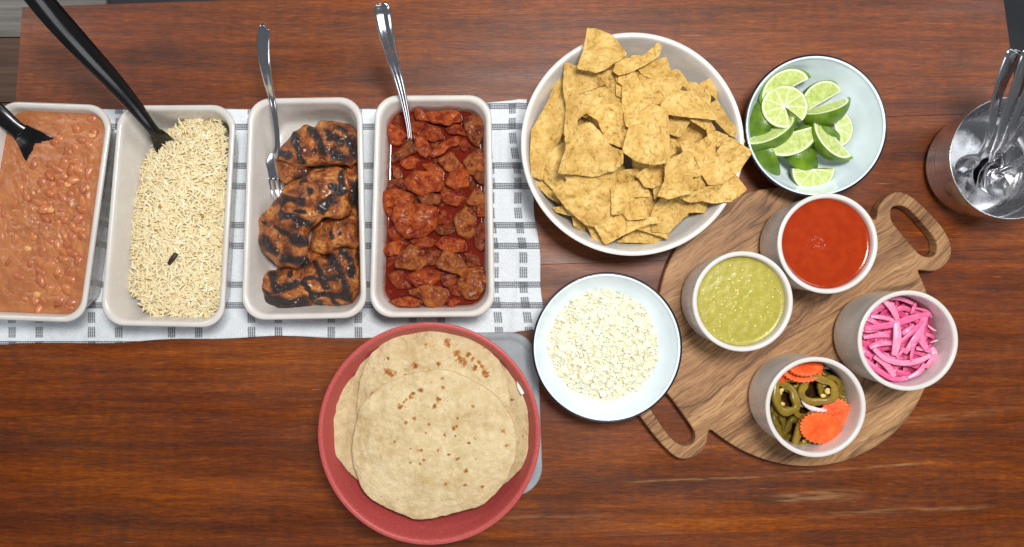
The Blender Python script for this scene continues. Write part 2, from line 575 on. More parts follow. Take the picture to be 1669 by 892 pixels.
def mat_tortilla():
    n = N('flour_tortilla')
    r = n.orand()
    v = n.vadd(n.obj(), n.comb(n.math('MULTIPLY', r, 5), n.math('MULTIPLY', r, 9), 0))
    c = n.mix(n.mr(n.noise(v, 18, 4, 0.6), 0.35, 0.68), lin((208, 189, 148)), lin((184, 158, 112)))
    c = n.mix(n.mr(n.noise(v, 110, 4, 0.6), 0.4, 0.7, 0, 0.4), c, lin((236, 220, 186)))
    c = n.mix(n.mr(n.noise(v, 520, 2), 0.60, 0.74, 0, 0.4), c, lin((168, 130, 82)))
    ch = n.attr('char')
    e = n.math('ADD', ch, n.math('MULTIPLY', n.math('SUBTRACT', n.noise(v, 300, 4), 0.5), 2.4))
    c = n.mix(n.mr(e, 0.26, 0.62, 0, 0.85, True), c, lin((172, 112, 50)))
    c = n.mix(n.mr(e, 0.68, 1.15, 0, 0.8, True), c, lin((128, 66, 26)))
    auto = n.noise(n.map(v, loc=(5, 5, 5)), 165, 2, 0.5)
    c = n.mix(n.mr(auto, 0.735, 0.79, 0, 0.6, True), c, lin((160, 100, 46)))
    wr = n.math('ABSOLUTE', n.math('SUBTRACT', n.noise(v, 75, 4, 0.55, 0.6), 0.5))
    h = n.math('ADD', n.math('ADD', n.noise(v, 110, 5, 0.65), n.math('MULTIPLY', n.noise(v, 420, 3), 0.4)), n.mr(wr, 0.0, 0.09, -0.07, 0))
    return n.fin(c, 0.72, n.bump(h, 0.7, 0.0034), spec=0.2, sss=0.05)


def mat_chicken():
    n = N('grilled_chicken')
    r = n.orand()
    v = n.vadd(n.obj(), n.comb(n.math('MULTIPLY', r, 5), n.math('MULTIPLY', r, 9), 0))
    a = n.noise(v, 60, 5, 0.62)
    c = n.ramp(a, [(0.33, lin((64, 30, 15))), (0.43, lin((126, 62, 26))), (0.53, lin((184, 103, 42))), (0.67, lin((222, 150, 76)))])
    c = n.mix(n.mr(n.noise(v, 260, 5, 0.65), 0.54, 0.66, 0, 0.75), c, lin((76, 34, 17)))
    c = n.mix(n.mr(n.noise(v, 900, 2), 0.62, 0.7, 0, 0.7), c, lin((48, 22, 12)))
    ch = n.attr('char')
    e = n.math('ADD', ch, n.math('MULTIPLY', n.math('SUBTRACT', n.noise(v, 170, 6, 0.7), 0.5), 1.3))
    c = n.mix(n.mr(e, 0.22, 0.55, 0, 0.8, True), c, lin((78, 40, 24)))
    c = n.mix(n.mr(e, 0.52, 0.86, 0, 0.93, True), c, lin((38, 30, 29)))
    fib = n.noise(n.map(v, sc=(1, 3.2, 1)), 260, 5, 0.68)
    return n.fin(c, n.mr(fib, 0.3, 0.7, 0.24, 0.5), n.bump(n.math('ADD', fib, n.math('MULTIPLY', a, 1.2)), 1.0, 0.003), spec=0.5, coat=0.35, coatr=0.18)


def mat_meat():
    n = N('stewed_pork')
    r = n.orand()
    v = n.vadd(n.obj(), n.comb(n.math('MULTIPLY', r, 5), n.math('MULTIPLY', r, 9), n.math('MULTIPLY', r, 4)))
    c = n.ocol()
    a = n.noise(v, 120, 5, 0.62)
    c = n.mix(n.mr(a, 0.36, 0.66), n.mix(1.0, c, lin((170, 100, 78)), 'MULTIPLY'), n.mix(0.35, c, lin((246, 138, 58))))
    c = n.mix(n.mr(n.noise(v, 220, 4), 0.56, 0.72, 0, 0.6), c, lin((134, 36, 8)))
    c = n.mix(n.mr(n.noise(v, 520, 3), 0.6, 0.72, 0, 0.5), c, lin((88, 30, 14)))
    fib = n.noise(n.map(v, rot=(0, 0, 0.6), sc=(1, 5, 1)), 260, 5, 0.7)
    return n.fin(c, n.mr(a, 0.3, 0.7, 0.22, 0.5), n.bump(n.math('ADD', n.math('MULTIPLY', fib, 1.4), a), 1.0, 0.0036), spec=0.5, coat=0.12, coatr=0.2)


def mat_liquid(name, col, col2, rough=0.1, scale=60, bump=0.15, bscale=120, flecks=(), spec=0.5):
    n = N(name)
    v = n.obj()
    c = n.mix(n.mr(n.noise(v, scale, 4, 0.6), 0.35, 0.68), lin(col), lin(col2))
    for (fc, sc, lo, hi, amt) in flecks:
        c = n.mix(n.mr(n.noise(n.map(v, loc=(sc * .01, 2, 1)), sc, 2, 0.5), lo, hi, 0, amt), c, lin(fc))
    return n.fin(c, rough, n.bump(n.noise(v, bscale, 4, 0.6), bump, 0.0012), spec=spec)


def mat_lime_face(radial):
    n = N('lime_flesh_radial' if radial else 'lime_flesh_side')
    p = n.xyz(n.uv())
    o = n.obj()
    nf = n.noise(o, 300, 4, 0.6)
    fl = n.ramp(n.noise(n.map(o, sc=(1, 1, 1)), 150, 4, 0.6), [(0.3, lin((160, 180, 82))), (0.55, lin((192, 208, 124))), (0.75, lin((216, 226, 160)))])
    white = lin((226, 234, 196))
    if radial:
        rr = n.node('ShaderNodeVectorMath', {0: n.uv()}, 1, operation='LENGTH')
        ang = n.math('ARCTAN2', p[1], p[0])
        t = n.math('PINGPONG', n.math('ADD', ang, 4.0), math.pi / 9)
        # spokes of membrane, equal in width from core to rind
        line = n.mr(n.math('MULTIPLY', t, rr), 0.012, 0.04, 0.85, 0, True)
        streak = n.mr(n.noise(n.comb(n.math('MULTIPLY', ang, 9), n.math('MULTIPLY', rr, 1.6)), 2.4, 4, 0.6), 0.4, 0.7, 0, 0.45)
        c = n.mix(streak, fl, lin((222, 230, 164)))
        c = n.mix(line, c, white)
        c = n.mix(n.mr(rr, 0.07, 0.15, 1, 0, True), c, lin((240, 244, 224)))
        edge = rr
    else:
        e2 = n.node('ShaderNodeVectorMath', {0: n.uv()}, 1, operation='LENGTH')
        streak = n.mr(n.noise(n.comb(n.math('MULTIPLY', p[0], 4.5), n.math('MULTIPLY', p[1], 1.6)), 2.2, 4, 0.6), 0.4, 0.7, 0, 0.5)
        c = n.mix(streak, fl, lin((220, 228, 160)))
        c = n.mix(n.mr(n.math('ABSOLUTE', p[1]), 0.03, 0.10, 0.85, 0, True), c, lin((238, 242, 220)))
        edge = e2
    c = n.mix(n.mr(edge, 0.86, 0.915, 0, 0.95, True), c, lin((232, 238, 206)))
    c = n.mix(n.mr(edge, 0.955, 0.985, 0, 1, True), c, lin((112, 150, 40)))
    return n.fin(c, 0.2, n.bump(nf, 0.35, 0.0008), spec=0.5, sss=0.25, sssr=(0.004, 0.004, 0.0015))


def mat_lime_rind():
    n = N('lime_rind')
    o = n.obj()
    c = n.mix(n.mr(n.noise(o, 45, 3), 0.35, 0.7), lin((64, 102, 14)), lin((120, 150, 22)))
    pore = n.vor(o, 620)
    return n.fin(c, 0.32, n.bump(n.mr(pore, 0, 0.5), 0.3, 0.0006), spec=0.5, sss=0.05)


def mat_carrot():
    n = N('pickled_carrot')
    o = n.obj()
    rr = n.node('ShaderNodeVectorMath', {0: o}, 1, operation='LENGTH')
    c = n.mix(n.mr(n.noise(o, 120, 4, 0.6), 0.3, 0.7), lin((226, 80, 22)), lin((246, 112, 46)))
    c = n.mix(n.mr(n.math('ADD', rr, n.math('MULTIPLY', n.noise(o, 300, 3), 0.004)), 0.010, 0.013, 0.45, 0, True), c, lin((214, 72, 20)))
    c = n.mix(n.mr(n.noise(o, 600, 2), 0.62, 0.72, 0, 0.4), c, lin((250, 150, 84)))
    return n.fin(c, n.mr(n.noise(o, 160, 3), 0.3, 0.7, 0.25, 0.5), n.bump(n.noise(o, 330, 4, 0.65), 0.5, 0.0012), spec=0.45, sss=0.15)


M = {}
M['table'] = mat_table()
M['board'] = mat_board()
M['dish'] = mat_glaze('stoneware_dish', (212, 207, 200), 0.25)
M['cup'] = mat_glaze('stoneware_cup', (214, 210, 205), 0.25)
M['bowl'] = mat_glaze('stoneware_bowl', (216, 212, 206), 0.25)
M['enamel'] = mat_glaze('white_enamel', (230, 243, 253), 0.12, 0.0)
M['enamel_rim'] = mat_simple('black_enamel', (28, 30, 38), 0.25)
M['towel'] = mat_towel()
M['steel'] = mat_steel()
M['steel_soft'] = mat_steel('satin_steel', 0.24)
M['black'] = mat_simple('black_plastic', (15, 15, 17), 0.2, 0.5, var=0.2, bump=0.05, bscale=90)
M['chip'] = mat_chip()
M['tortilla'] = mat_tortilla()
M['chicken'] = mat_chicken()
M['meat'] = mat_meat()
M['bean'] = mat_tinted('bean_skin', 0.3, 0.5, 140, 0.18, 0.35, 320, 0.0009, (196, 112, 62), 160, 0.55, sss=0.08)
M['rice'] = mat_tinted('cooked_rice', 0.45, 0.4, 300, 0.06, 0.12, 600, 0.0004, sss=0.2)
M['cheese'] = mat_tinted('fresh_cheese', 0.75, 0.25, 260, 0.05, 0.5, 700, 0.0009, sss=0.2)
M['onion'] = mat_tinted('pickled_onion', 0.3, 0.4, 160, 0.16, 0.15, 260, 0.0006, (244, 176, 198), 140, 0.5, sss=0.45, sssr=(0.004, 0.0015, 0.002))
M['lime_r'] = mat_lime_face(True)
M['lime_s'] = mat_lime_face(False)
M['lime_rind'] = mat_lime_rind()
M['pepper'] = mat_tinted('pickled_pepper', 0.22, 0.5, 110, 0.2, 0.25, 200, 0.0008, (150, 118, 34), 90, 0.5, sss=0.15, sssr=(0.003, 0.003, 0.001))
M['pepper_skin'] = mat_tinted('pepper_skin', 0.2, 0.5, 110, 0.2, 0.15, 200, 0.0006, (74, 66, 16), 90, 0.5)
M['seed'] = mat_simple('pale_seed', (218, 190, 116), 0.4, bump=0.3)
M['carrot'] = mat_carrot()
M['paper'] = mat_simple('white_paper', (232, 232, 228), 0.85, 0.1, var=0.03)

# ------------------------------------------------------------------ floor and table
floor_mat = mat_simple('dark_floor', (56, 56, 60), 0.6, 0.3, var=0.15, scale=6)
fb_mat = N('grey_floor_board')
_v = fb_mat.obj()
_c = fb_mat.ramp(fb_mat.noise(fb_mat.map(_v, sc=(3, 60, 1)), 1, 5, 0.6), [(0.3, lin((104, 98, 92))), (0.7, lin((168, 162, 154)))])
fb_mat = fb_mat.fin(fb_mat.mix(1.0, _c, fb_mat.ocol(), 'MULTIPLY'), 0.5, spec=0.3)
fz = -0.74
floor = tag(mk('floor', [(-3, -3, fz), (3, -3, fz), (3, 3, fz), (-3, 3, fz)], [(0, 1, 2, 3)], floor_mat, smooth=False), kind='structure')
for i in range(9):
    y0 = -0.2 + i * 0.145
    vs = [(-2.4, y0, fz), (-0.9, y0, fz), (-0.9, y0 + 0.142, fz), (-2.4, y0 + 0.142, fz)]
    vs += [(x, y, fz + 0.008) for x, y, z in vs]
    fb = mk('floor_board', vs, [(4, 5, 6, 7), (0, 1, 5, 4), (1, 2, 6, 5), (2, 3, 7, 6), (3, 0, 4, 7)], fb_mat, floor, smooth=False)
    fb.color = (0.50, 0.30, 0.22, 1) if i in (3, 4) else ((1, 1, 1, 1) if i % 2 else (0.82, 0.84, 0.88, 1))  # brown boards stand in for another brown thing beside the table

table = tag(empty('table', W(834, 446, 0) + Vector((0, 0, -0.74))), 'reddish brown stained wooden table top of wide planks under all the dishes', 'table')


def lx(y): return 37 - 0.072 * y
def rx(y): return 1636 + 0.137 * y
def seam(c, x): return c - (x - 85) * 0.034
seams = [10, 236, 458, 679, 905, 1130]
for s0, s1 in zip(seams, seams[1:]):
    a, b, c, d = [(lx(seam(s0, 37)), seam(s0, 37)), (rx(seam(s0, 1640)), seam(s0, 1640)), (rx(seam(s1, 1640)), seam(s1, 1640)), (lx(seam(s1, 37)), seam(s1, 37))]
    P = [W(*p) for p in (d, c, b, a)]
    g = 0.00006
    P[0].y += g; P[1].y += g; P[2].y -= g; P[3].y -= g
    vs = [p + Vector((0, 0, -0.032)) for p in P] + [p + Vector((0, 0, -0.0003)) for p in P]
    ins = [(0.0003, 0.0003), (-0.0003, 0.0003), (-0.0003, -0.0003), (0.0003, -0.0003)]
    vs += [p + Vector((i[0], i[1], 0)) for p, i in zip(P, ins)]
    fs = [(8, 9, 10, 11), (3, 2, 1, 0)]
    for k in range(4):
        k2 = (k + 1) % 4
        fs += [(k, k2, 4 + k2, 4 + k), (4 + k, 4 + k2, 8 + k2, 8 + k)]
    mk('plank', vs, fs, M['table'], table, smooth=False)
legm = mat_simple('table_leg_wood', (90, 48, 30), 0.5)
for (x, y) in ((-0.53, 0.26), (0.55, 0.30), (-0.56, -0.42), (0.62, -0.42)):
    vs = [(x + sx * w, y + sy * w, z) for z, w in ((-0.74, 0.022), (-0.0325, 0.032)) for sx, sy in ((-1, -1), (1, -1), (1, 1), (-1, 1))]
    mk('leg', vs, [(3, 2, 1, 0), (4, 5, 6, 7), (0, 1, 5, 4), (1, 2, 6, 5), (2, 3, 7, 6), (3, 0, 4, 7)], legm, table, smooth=False)

# ------------------------------------------------------------------ towel
NX, NY = 300, 130
tv, tuv, tf = [], [], []
for j in range(NY + 1):
    v = j / NY
    for i in range(NX + 1):
        u = i / NX
        ux = -60 + u * 930                       # flat cloth coordinate in px
        bot = 559 - 12 * u - 12 * max(0, u - 0.86) / 0.14 + 3.5 * math.sin(u * 9) + 1.5 * math.sin(u * 31)
        top = 178 - 16 * max(0, (u - 0.7) / 0.3) ** 2 + 1.5 * math.sin(u * 25)
        py = bot + (top - bot) * v
        s = max(0, (ux - 560) / 310)
        px = ux + (s * s) * (26 - 44 * (1 - (py - 165) / 370)) * 0.72 + 2.0 * math.sin(py * 0.05) * s
        w0 = W(px, py, 0.002)
        edge = min(1, min(v, 1 - v, 1 - u) * 14)
        free = 1 if px > 815 else 0.35
        z = 0.0022 + 0.0030 * max(0, nz((w0.x, w0.y, 0), 30, 3) + 0.25) * (0.4 + edge) * free + 0.0009 * nz((w0.x, w0.y, 0), 110, 1)
        z += 0.0022 * math.exp(-((px - 846 - 8 * math.sin(py * .02)) / 7) ** 2) * free
        tv.append(Vector((w0.x, w0.y, max(0.0016, z))))
        tuv.append(((ux - 172) * 0.00075, (481 - py - (1.0 - s) * 0) * 0.00075))
T = len(tv)
tv += [Vector((p.x, p.y, 0.0006)) for p in tv]
for j in range(NY):
    for i in range(NX):
        a = j * (NX + 1) + i
        tf.append((a, a + 1, a + NX + 2, a + NX + 1))
rim = [i for i in range(NX + 1)] + [j * (NX + 1) + NX for j in range(1, NY + 1)] + [NY * (NX + 1) + i for i in range(NX - 1, -1, -1)] + [j * (NX + 1) for j in range(NY - 1, 0, -1)]
for a, b in zip(rim, rim[1:] + rim[:1]):
    tf.append((b, a, T + a, T + b))
towel = mk('kitchen_towel', tv, tf, M['towel'], base=Vector((-0.3, 0.05, 0)))
uvl = towel.data.uv_layers.new(name='UVMap')
for lp in towel.data.loops:
    uvl.data[lp.index].uv = tuv[lp.vertex_index % T]
tag(towel, 'white cotton kitchen towel with dashed dark stripes under the four oblong dishes', 'towel')


# ------------------------------------------------------------------ four oblong dishes
def inset_quad(C, d):
    out = []
    m = len(C)
    for i in range(m):
        p, a, b = C[i], C[i - 1], C[(i + 1) % m]
        e1 = (p - a).normalized(); e2 = (b - p).normalized()
        n1 = Vector((-e1.y, e1.x)); n2 = Vector((-e2.y, e2.x))       # inward for CCW
        k = d / (1 + n1.dot(n2))
        out.append(p + (n1 + n2) * k)
    return out


def round_quad(C, r, seg=8):
    pts = []
    m = len(C)
    for i in range(m):
        p, a, b = C[i], C[i - 1], C[(i + 1) % m]
        d1 = (a - p).normalized(); d2 = (b - p).normalized()
        ang = d1.angle(d2)
        t = r / math.tan(ang / 2)
        c = p + (d1 + d2).normalized() * (r / math.sin(ang / 2))
        s = p + d1 * t - c; e = p + d2 * t - c
        a0 = math.atan2(s.y, s.x); a1 = math.atan2(e.y, e.x)
        while a1 < a0: a1 += 2 * math.pi
        for k in range(seg + 1):
            aa = a0 + (a1 - a0) * k / seg
            pts.append(c + Vector((math.cos(aa), math.sin(aa))) * r)
    return pts


DZ = 0.004      # dishes stand on the towel
DH = 0.055      # rim height


def dish_corners(px):
    return [W(x, y, DZ + DH).to_2d() for x, y in px]       # BL, BR, TR, TL  (CCW in world)


def make_dish(px, label):
    C = dish_corners(px)
    prof = [(0.030, 0.0, .020), (0.019, 0.0, .026), (0.0155, 0.0015, .028), (0.0130, 0.006, .029), (0.0075, 0.030, .028), (0.0040, 0.047, .027), (0.0016, 0.0495, .027), (0.0004, 0.0515, .0265), (0.0003, 0.0535, .026),
            (0.0014, 0.0548, .0255), (0.0032, 0.0552, .025), (0.0052, 0.0547, .0245), (0.0066, 0.0532, .024), (0.0076, 0.050, .0235), (0.0115, 0.030, .023), (0.0165, 0.012, .022), (0.0185, 0.0085, .021),
            (0.0220, 0.0062, .019), (0.0290, 0.0056, .016)]
    verts, faces, rows = [], [], []
    for d, z, r in prof:
        ring = round_quad(inset_quad(C, d), r)
        rows.append(range(len(verts), len(verts) + len(ring)))
        verts += [Vector((p.x, p.y, DZ + z)) for p in ring]
    m = len(rows[0])
    for A, B in zip(rows, rows[1:]):
        for k in range(m):
            k2 = (k + 1) % m
            faces.append((A[k], A[k2], B[k2], B[k]))
    faces.append(tuple(reversed(rows[0]))); faces.append(tuple(rows[-1]))
    return tag(mk('oblong_dish', verts, faces, M['dish']), label, 'dish', 'oblong stoneware dishes in a row on the towel')


D_BEAN = [(-66, 520), (136, 527), (185, 171), (-4, 164)]
D_RICE = [(161, 531), (364, 535), (385, 170), (192, 171)]
D_CHIK = [(392, 523), (598, 519), (590, 157), (404, 160)]
D_STEW = [(601, 519), (807, 517), (801, 154), (611, 155)]
make_dish(D_BEAN, 'off-white oblong dish full of brown bean stew, leftmost of the row')
make_dish(D_RICE, 'off-white oblong dish holding the rice')
make_dish(D_CHIK, 'off-white oblong dish holding the grilled chicken')
make_dish(D_STEW, 'off-white oblong dish holding the red pork stew, rightmost of the row')


def fill_surface(px, inset, z, amp, freq, seed, nr=40, seg=16, lump=None, rad=.022, low=0.004):
    C = dish_corners(px)
    ring = round_quad(inset_quad(C, inset), rad, seg)
    m = len(ring)
    # denser boundary
    pts = resample([(p.x, p.y) for p in ring], 180); m = 180
    cx = sum(p[0] for p in pts) / m; cy = sum(p[1] for p in pts) / m
    verts, faces = [], []
    for j in range(nr):
        t = 1 - j / nr
        for k in range(m):
            x = cx + (pts[k][0] - cx) * t; y = cy + (pts[k][1] - cy) * t
            h = amp * (nz((x, y, 0), freq, seed) + 0.5 * nz((x, y, 0), freq * 2.3, seed + 1)) * min(1, (1 - t) * 8)
            if lump: h += lump(x, y) * min(1, (1 - t) * 8)
            verts.append(Vector((x, y, z + h + 0.0006 * max(0, (t - .96) / .04))))
    verts.append(Vector((cx, cy, z)))
    lo = len(verts)
    for k in range(m):
        verts.append(Vector((cx + (pts[k][0] - cx) * 0.93, cy + (pts[k][1] - cy) * 0.96, z - low)))
    for j in range(nr - 1):
        for k in range(m):
            k2 = (k + 1) % m
            faces.append((j * m + k, j * m + k2, (j + 1) * m + k2, (j + 1) * m + k))
    for k in range(m):
        k2 = (k + 1) % m
        faces.append(((nr - 1) * m + k, (nr - 1) * m + k2, nr * m))
        faces.append((k2, k, lo + k, lo + k2))
    faces.append(tuple(lo + k for k in reversed(range(m))))
    return verts, faces


# ---- bean stew
bean_sauce = mat_liquid('bean_gravy', (166, 100, 60), (190, 122, 76), 0.3, 40, 0.9, 150, [((120, 56, 28), 260, 0.66, 0.74, 0.6), ((226, 168, 110), 330, 0.68, 0.75, 0.5)])
bs_v, bs_f = fill_surface(D_BEAN, 0.0088, DZ + 0.0435, 0.0016, 110, 4, nr=70, lump=lambda x, y: 0.0016 * nz((x, y, 0), 42, 8) + 0.0010 * nz((x, y, 0), 300, 8), low=0.03)
stew = tag(empty('bean_stew', W(40, 350, DZ + 0.01)), 'orange brown bean stew filling the leftmost oblong dish', 'stew')
mk('gravy', bs_v, bs_f, bean_sauce, stew)


def ellipsoid(nu=12, nv=7, kidney=0.25):
    vs, fs = [(0, 0, 1)], []
    for j in range(1, nv):
        th = math.pi * j / nv
        for k in range(nu):
            a = 2 * math.pi * k / nu
            vs.append((math.sin(th) * math.cos(a), math.sin(th) * math.sin(a), math.cos(th)))
    vs.append((0, 0, -1))
    for k in range(nu):
        k2 = (k + 1) % nu
        fs.append((0, 1 + k, 1 + k2))
        for j in range(nv - 2):
            a = 1 + j * nu
            fs.append((a + k, a + nu + k, a + nu + k2, a + k2))
        a = 1 + (nv - 2) * nu
        fs.append((a + k, len(vs) - 1, a + k2))
    vs = [(x, y + kidney * x * x, z) for x, y, z in vs]
    return vs, fs


def in_poly(p, poly):
    c = False
    j = len(poly) - 1
    for i in range(len(poly)):
        xi, yi = poly[i]; xj, yj = poly[j]
        if (yi > p[1]) != (yj > p[1]) and p[0] < (xj - xi) * (p[1] - yi) / (yj - yi) + xi:
            c = not c
        j = i
    return c


ev, ef = ellipsoid()
bean_meshes = []
for k in range(6):
    s = 0.86 + 0.07 * k
    vs = []
    for x, y, z in ev:
        q = Vector((x * 0.0088 * s, y * 0.0060, z * 0.0044))
        q *= 1 + 0.28 * nz(q, 150, k)
        vs.append(q)
    bean_meshes.append(mesh('bean', vs, ef, M['bean']))
bean_poly = [(8, 190), (160, 190), (122, 505), (-40, 505)]
placed = []
tries = 0
while len(placed) < 125 and tries < 9000:
    tries += 1
    x, y = rnd.uniform(-30, 165), rnd.uniform(185, 510)
    if not in_poly((x, y), bean_poly): continue
    dens = 1.0 if x > 55 - (y - 300) * 0.05 else 0.38
    if y > 440: dens *= 0.6
    if rnd.random() > dens: continue
    if 20 < x < 85 and 190 < y < 268: continue
    if any(math.hypot(x - a, y - b) < 11.5 for a, b in placed): continue
    placed.append((x, y))
for x, y in placed:
    o = link('bean', rnd.choice(bean_meshes), stew)
    z = DZ + 0.0435 + rnd.uniform(-0.0040, -0.0018) - (0.0012 if x < 55 else 0)
    o.location = W(x, y, z) - stew.location
    o.rotation_euler = (rnd.uniform(-.5, .5), rnd.uniform(-.5, .5), rnd.uniform(0, 6.28))
    c = lin(rnd.choice([(182, 108, 64), (188, 114, 68), (172, 98, 60), (192, 118, 70), (176, 102, 66)]))
    o.color = c
fl_mat = mat_simple('onion_flake', (222, 160, 100), 0.3, bump=0.3)
for x, y in ((82, 342), (140, 305), (110, 300), (45, 405), (150, 220), (60, 480)):
    out = chaikin([(x - 8, y - 2), (x - 2, y - 6), (x + 8, y - 3), (x + 6, y + 5), (x - 5, y + 6)], 1)
    v, f, _ = blob(out, DZ + 0.0425, 0.0032, 16, 4, 0.0006, 300, x)
    mk('onion_flake', v, f, fl_mat, stew)

# ---- rice
rice_out = chaikin([(300, 196), (335, 190), (368, 200), (371, 300), (368, 420), (360, 512), (340, 521), (270, 520), (236, 507), (216, 478), (199, 446), (196, 405), (206, 350), (222, 300), (238, 255), (258, 225)], 2)
rice = tag(empty('rice', W(290, 370, DZ + 0.007)), 'heap of long pale rice in the second oblong dish', 'rice')


def rice_z(x, y):
    # heap slopes down to the empty left side of the dish
    left = 196 + max(0, (350 - y)) * 0.33
    e = max(0.0, min(1.0, (x - left + 4) / 85.0))
    e2 = max(0.0, min(1.0, (y - 186) / 45.0)); e3 = max(0.0, min(1.0, (528 - y) / 35.0))
    return DZ + 0.009 + 0.030 * (e * (2 - e)) * (0.62 + 0.38 * e2) * (0.75 + 0.25 * e3)


rb = mat_simple('rice_bed_grain', (226, 208, 166), 0.6, 0.3, var=0.08, bump=0.8, bscale=260, bdist=0.003)
n_, r_ = 96, 22
ro = resample(rice_out, n_)
cx = sum(p[0] for p in ro) / n_; cy = sum(p[1] for p in ro) / n_
vs, fs = [], []
for j in range(r_):
    t = (1 - j / r_) * 0.985
    for k in range(n_):
        x = cx + (ro[k][0] - cx) * t; y = cy + (ro[k][1] - cy) * t
        z = rice_z(x, y) - 0.0022 + 0.0012 * nz((x, y, 0), 0.09, 1)
        vs.append(W(x, y, max(DZ + 0.0075, z if j else z - 0.004)))
vs.append(W(cx, cy, rice_z(cx, cy) - 0.002))
for j in range(r_ - 1):
    for k in range(n_):
        k2 = (k + 1) % n_
        fs.append((j * n_ + k2, j * n_ + k, (j + 1) * n_ + k, (j + 1) * n_ + k2))
for k in range(n_):
    fs.append(((r_ - 1) * n_ + (k + 1) % n_, (r_ - 1) * n_ + k, r_ * n_))
if (vs[fs[0][1]] - vs[fs[0][0]]).cross(vs[fs[0][2]] - vs[fs[0][0]]).z < 0:
    fs = [tuple(reversed(f)) for f in fs]
tag(mk('rice_bed', vs, fs, rb, rice), kind='stuff')

grain_geo = []
for k in range(8):
    vs, fs = [], []
    L = 0.0048 + 0.00032 * k
    R = 7; S = 6
    bend = 0.0007 * ((k % 4) - 1.3)
    for i in range(R):
        t = -1 + 2 * i / (R - 1)
        r = 0.00110 * max(0.12, (1 - abs(t) ** 3)) ** 0.5
        for a in range(S):
            an = 2 * math.pi * a / S
            vs.append(Vector((L * t, bend * t * t + r * math.cos(an), r * math.sin(an))))
    for i in range(R - 1):
        for a in range(S):
            a2 = (a + 1) % S
            fs.append((i * S + a, i * S + a2, (i + 1) * S + a2, (i + 1) * S + a))
    fs.append(tuple(range(S - 1, -1, -1))); fs.append(tuple((R - 1) * S + a for a in range(S)))
    grain_geo.append((vs, fs))
grain_me = [mesh('rice_grain', v, [tuple(reversed(f)) for f in f_], M['rice']) for v, f_ in grain_geo]
bulk_v, bulk_f = [], []
bulk_c = []
count = 0
rr = random.Random(21)
RICE_COLS = [lin((240, 222, 182)), lin((244, 229, 194)), (lin((234, 211, 164))), lin((248, 238, 212))]
while count < 2700:
    x, y = rr.uniform(193, 374), rr.uniform(186, 524)
    if not in_poly((x, y), rice_out): continue
    count += 1
    top = count > 2400
    z = rice_z(x, y) + (rr.uniform(-0.0005, 0.0012) if not top else rr.uniform(0.0008, 0.0020))
    g = rr.randrange(8)
    E = Euler((rr.uniform(0, 6.28), rr.uniform(-.45, .45), rr.gauss(-0.6, 1.3)))
    if top:
        o = link('rice_grain', grain_me[g], rice, W(x, y, z) - rice.location)
        o.rotation_euler = E
        o.color = rr.choice(RICE_COLS)
    else:
        mtx = E.to_matrix()
        base = len(bulk_v); p = W(x, y, z)
        bulk_v += [mtx @ q + p for q in grain_geo[g][0]]
        bulk_f += [tuple(base + i for i in reversed(f)) for f in grain_geo[g][1]]
rbk = mk('rice_grains', bulk_v, bulk_f, M['rice'], rice)
rbk.color = lin((239, 220, 176)); tag(rbk, kind='stuff')
spm = mat_simple('dark_spice', (52, 30, 20), 0.5, bump=0.5)
v, f = sweep([W(275, 431, .0455), W(281, 422, .0470), W(288, 413, .0460)], [(0.0018, .0016), (0.0032, .0024), (0.0026, .002)], 8)
tag(mk('spice_stick', v, f, spm), 'small dark brown spice stick lying on the rice', 'spice')
for (x, y, nm) in ((303, 217, 'a'), (262, 336, 'b'), (330, 352, 'c')):
    out = chaikin([(x - 5, y), (x, y - 4), (x + 5, y - 1), (x + 2, y + 4)], 1)
    v, f, _ = blob(out, rice_z(x, y) + 0.0006, 0.002, 14, 4, 0.0005, 400, x)
    tag(mk('fried_onion_bit', v, f, mat_simple('browned_onion', (190, 128, 48), 0.4, bump=0.3)),
        {'a': 'golden fried onion bit in rice near the black spoon', 'b': 'golden fried onion bit near the middle of the rice', 'c': 'golden fried onion bit near the right side of the rice'}[nm], 'onion', 'fried onion bits in the rice')


# ---- grilled chicken
def k7(p): return crop(410, 180, 5.247, p)
def k8(p): return crop(410, 340, 5.247, p)


def chicken(outline, z0, th, strokes, label, seed, tilt=(0, 0), cen=None, parent=None, name='chicken_thigh'):
    v, f, px = blob(grow(chaikin(outline, 2, 0.2), 1.05), z0, th, 128, 40, 0.0052, 62, seed, 2.5, 2.1, amp2=0.0020, freq2=150, tilt=tilt, cen=cen)
    o = mk(name, v, f, M['chicken'], parent)
    vals = []
    for p in px:
        b = 0.0
        for pts, r in strokes:
            d = min(seg_dist(p, pts[i], pts[i + 1]) for i in range(len(pts) - 1)) if len(pts) > 1 else math.hypot(p[0] - pts[0][0], p[1] - pts[0][1])
            b = max(b, max(0.0, min(1.0, 1.5 - d / r * 0.95)))
        vals.append(b)
    float_attr(o.data, 'char', vals)
    if label:
        tag(o, label, 'chicken', 'grilled chicken pieces in the third dish')
    return o


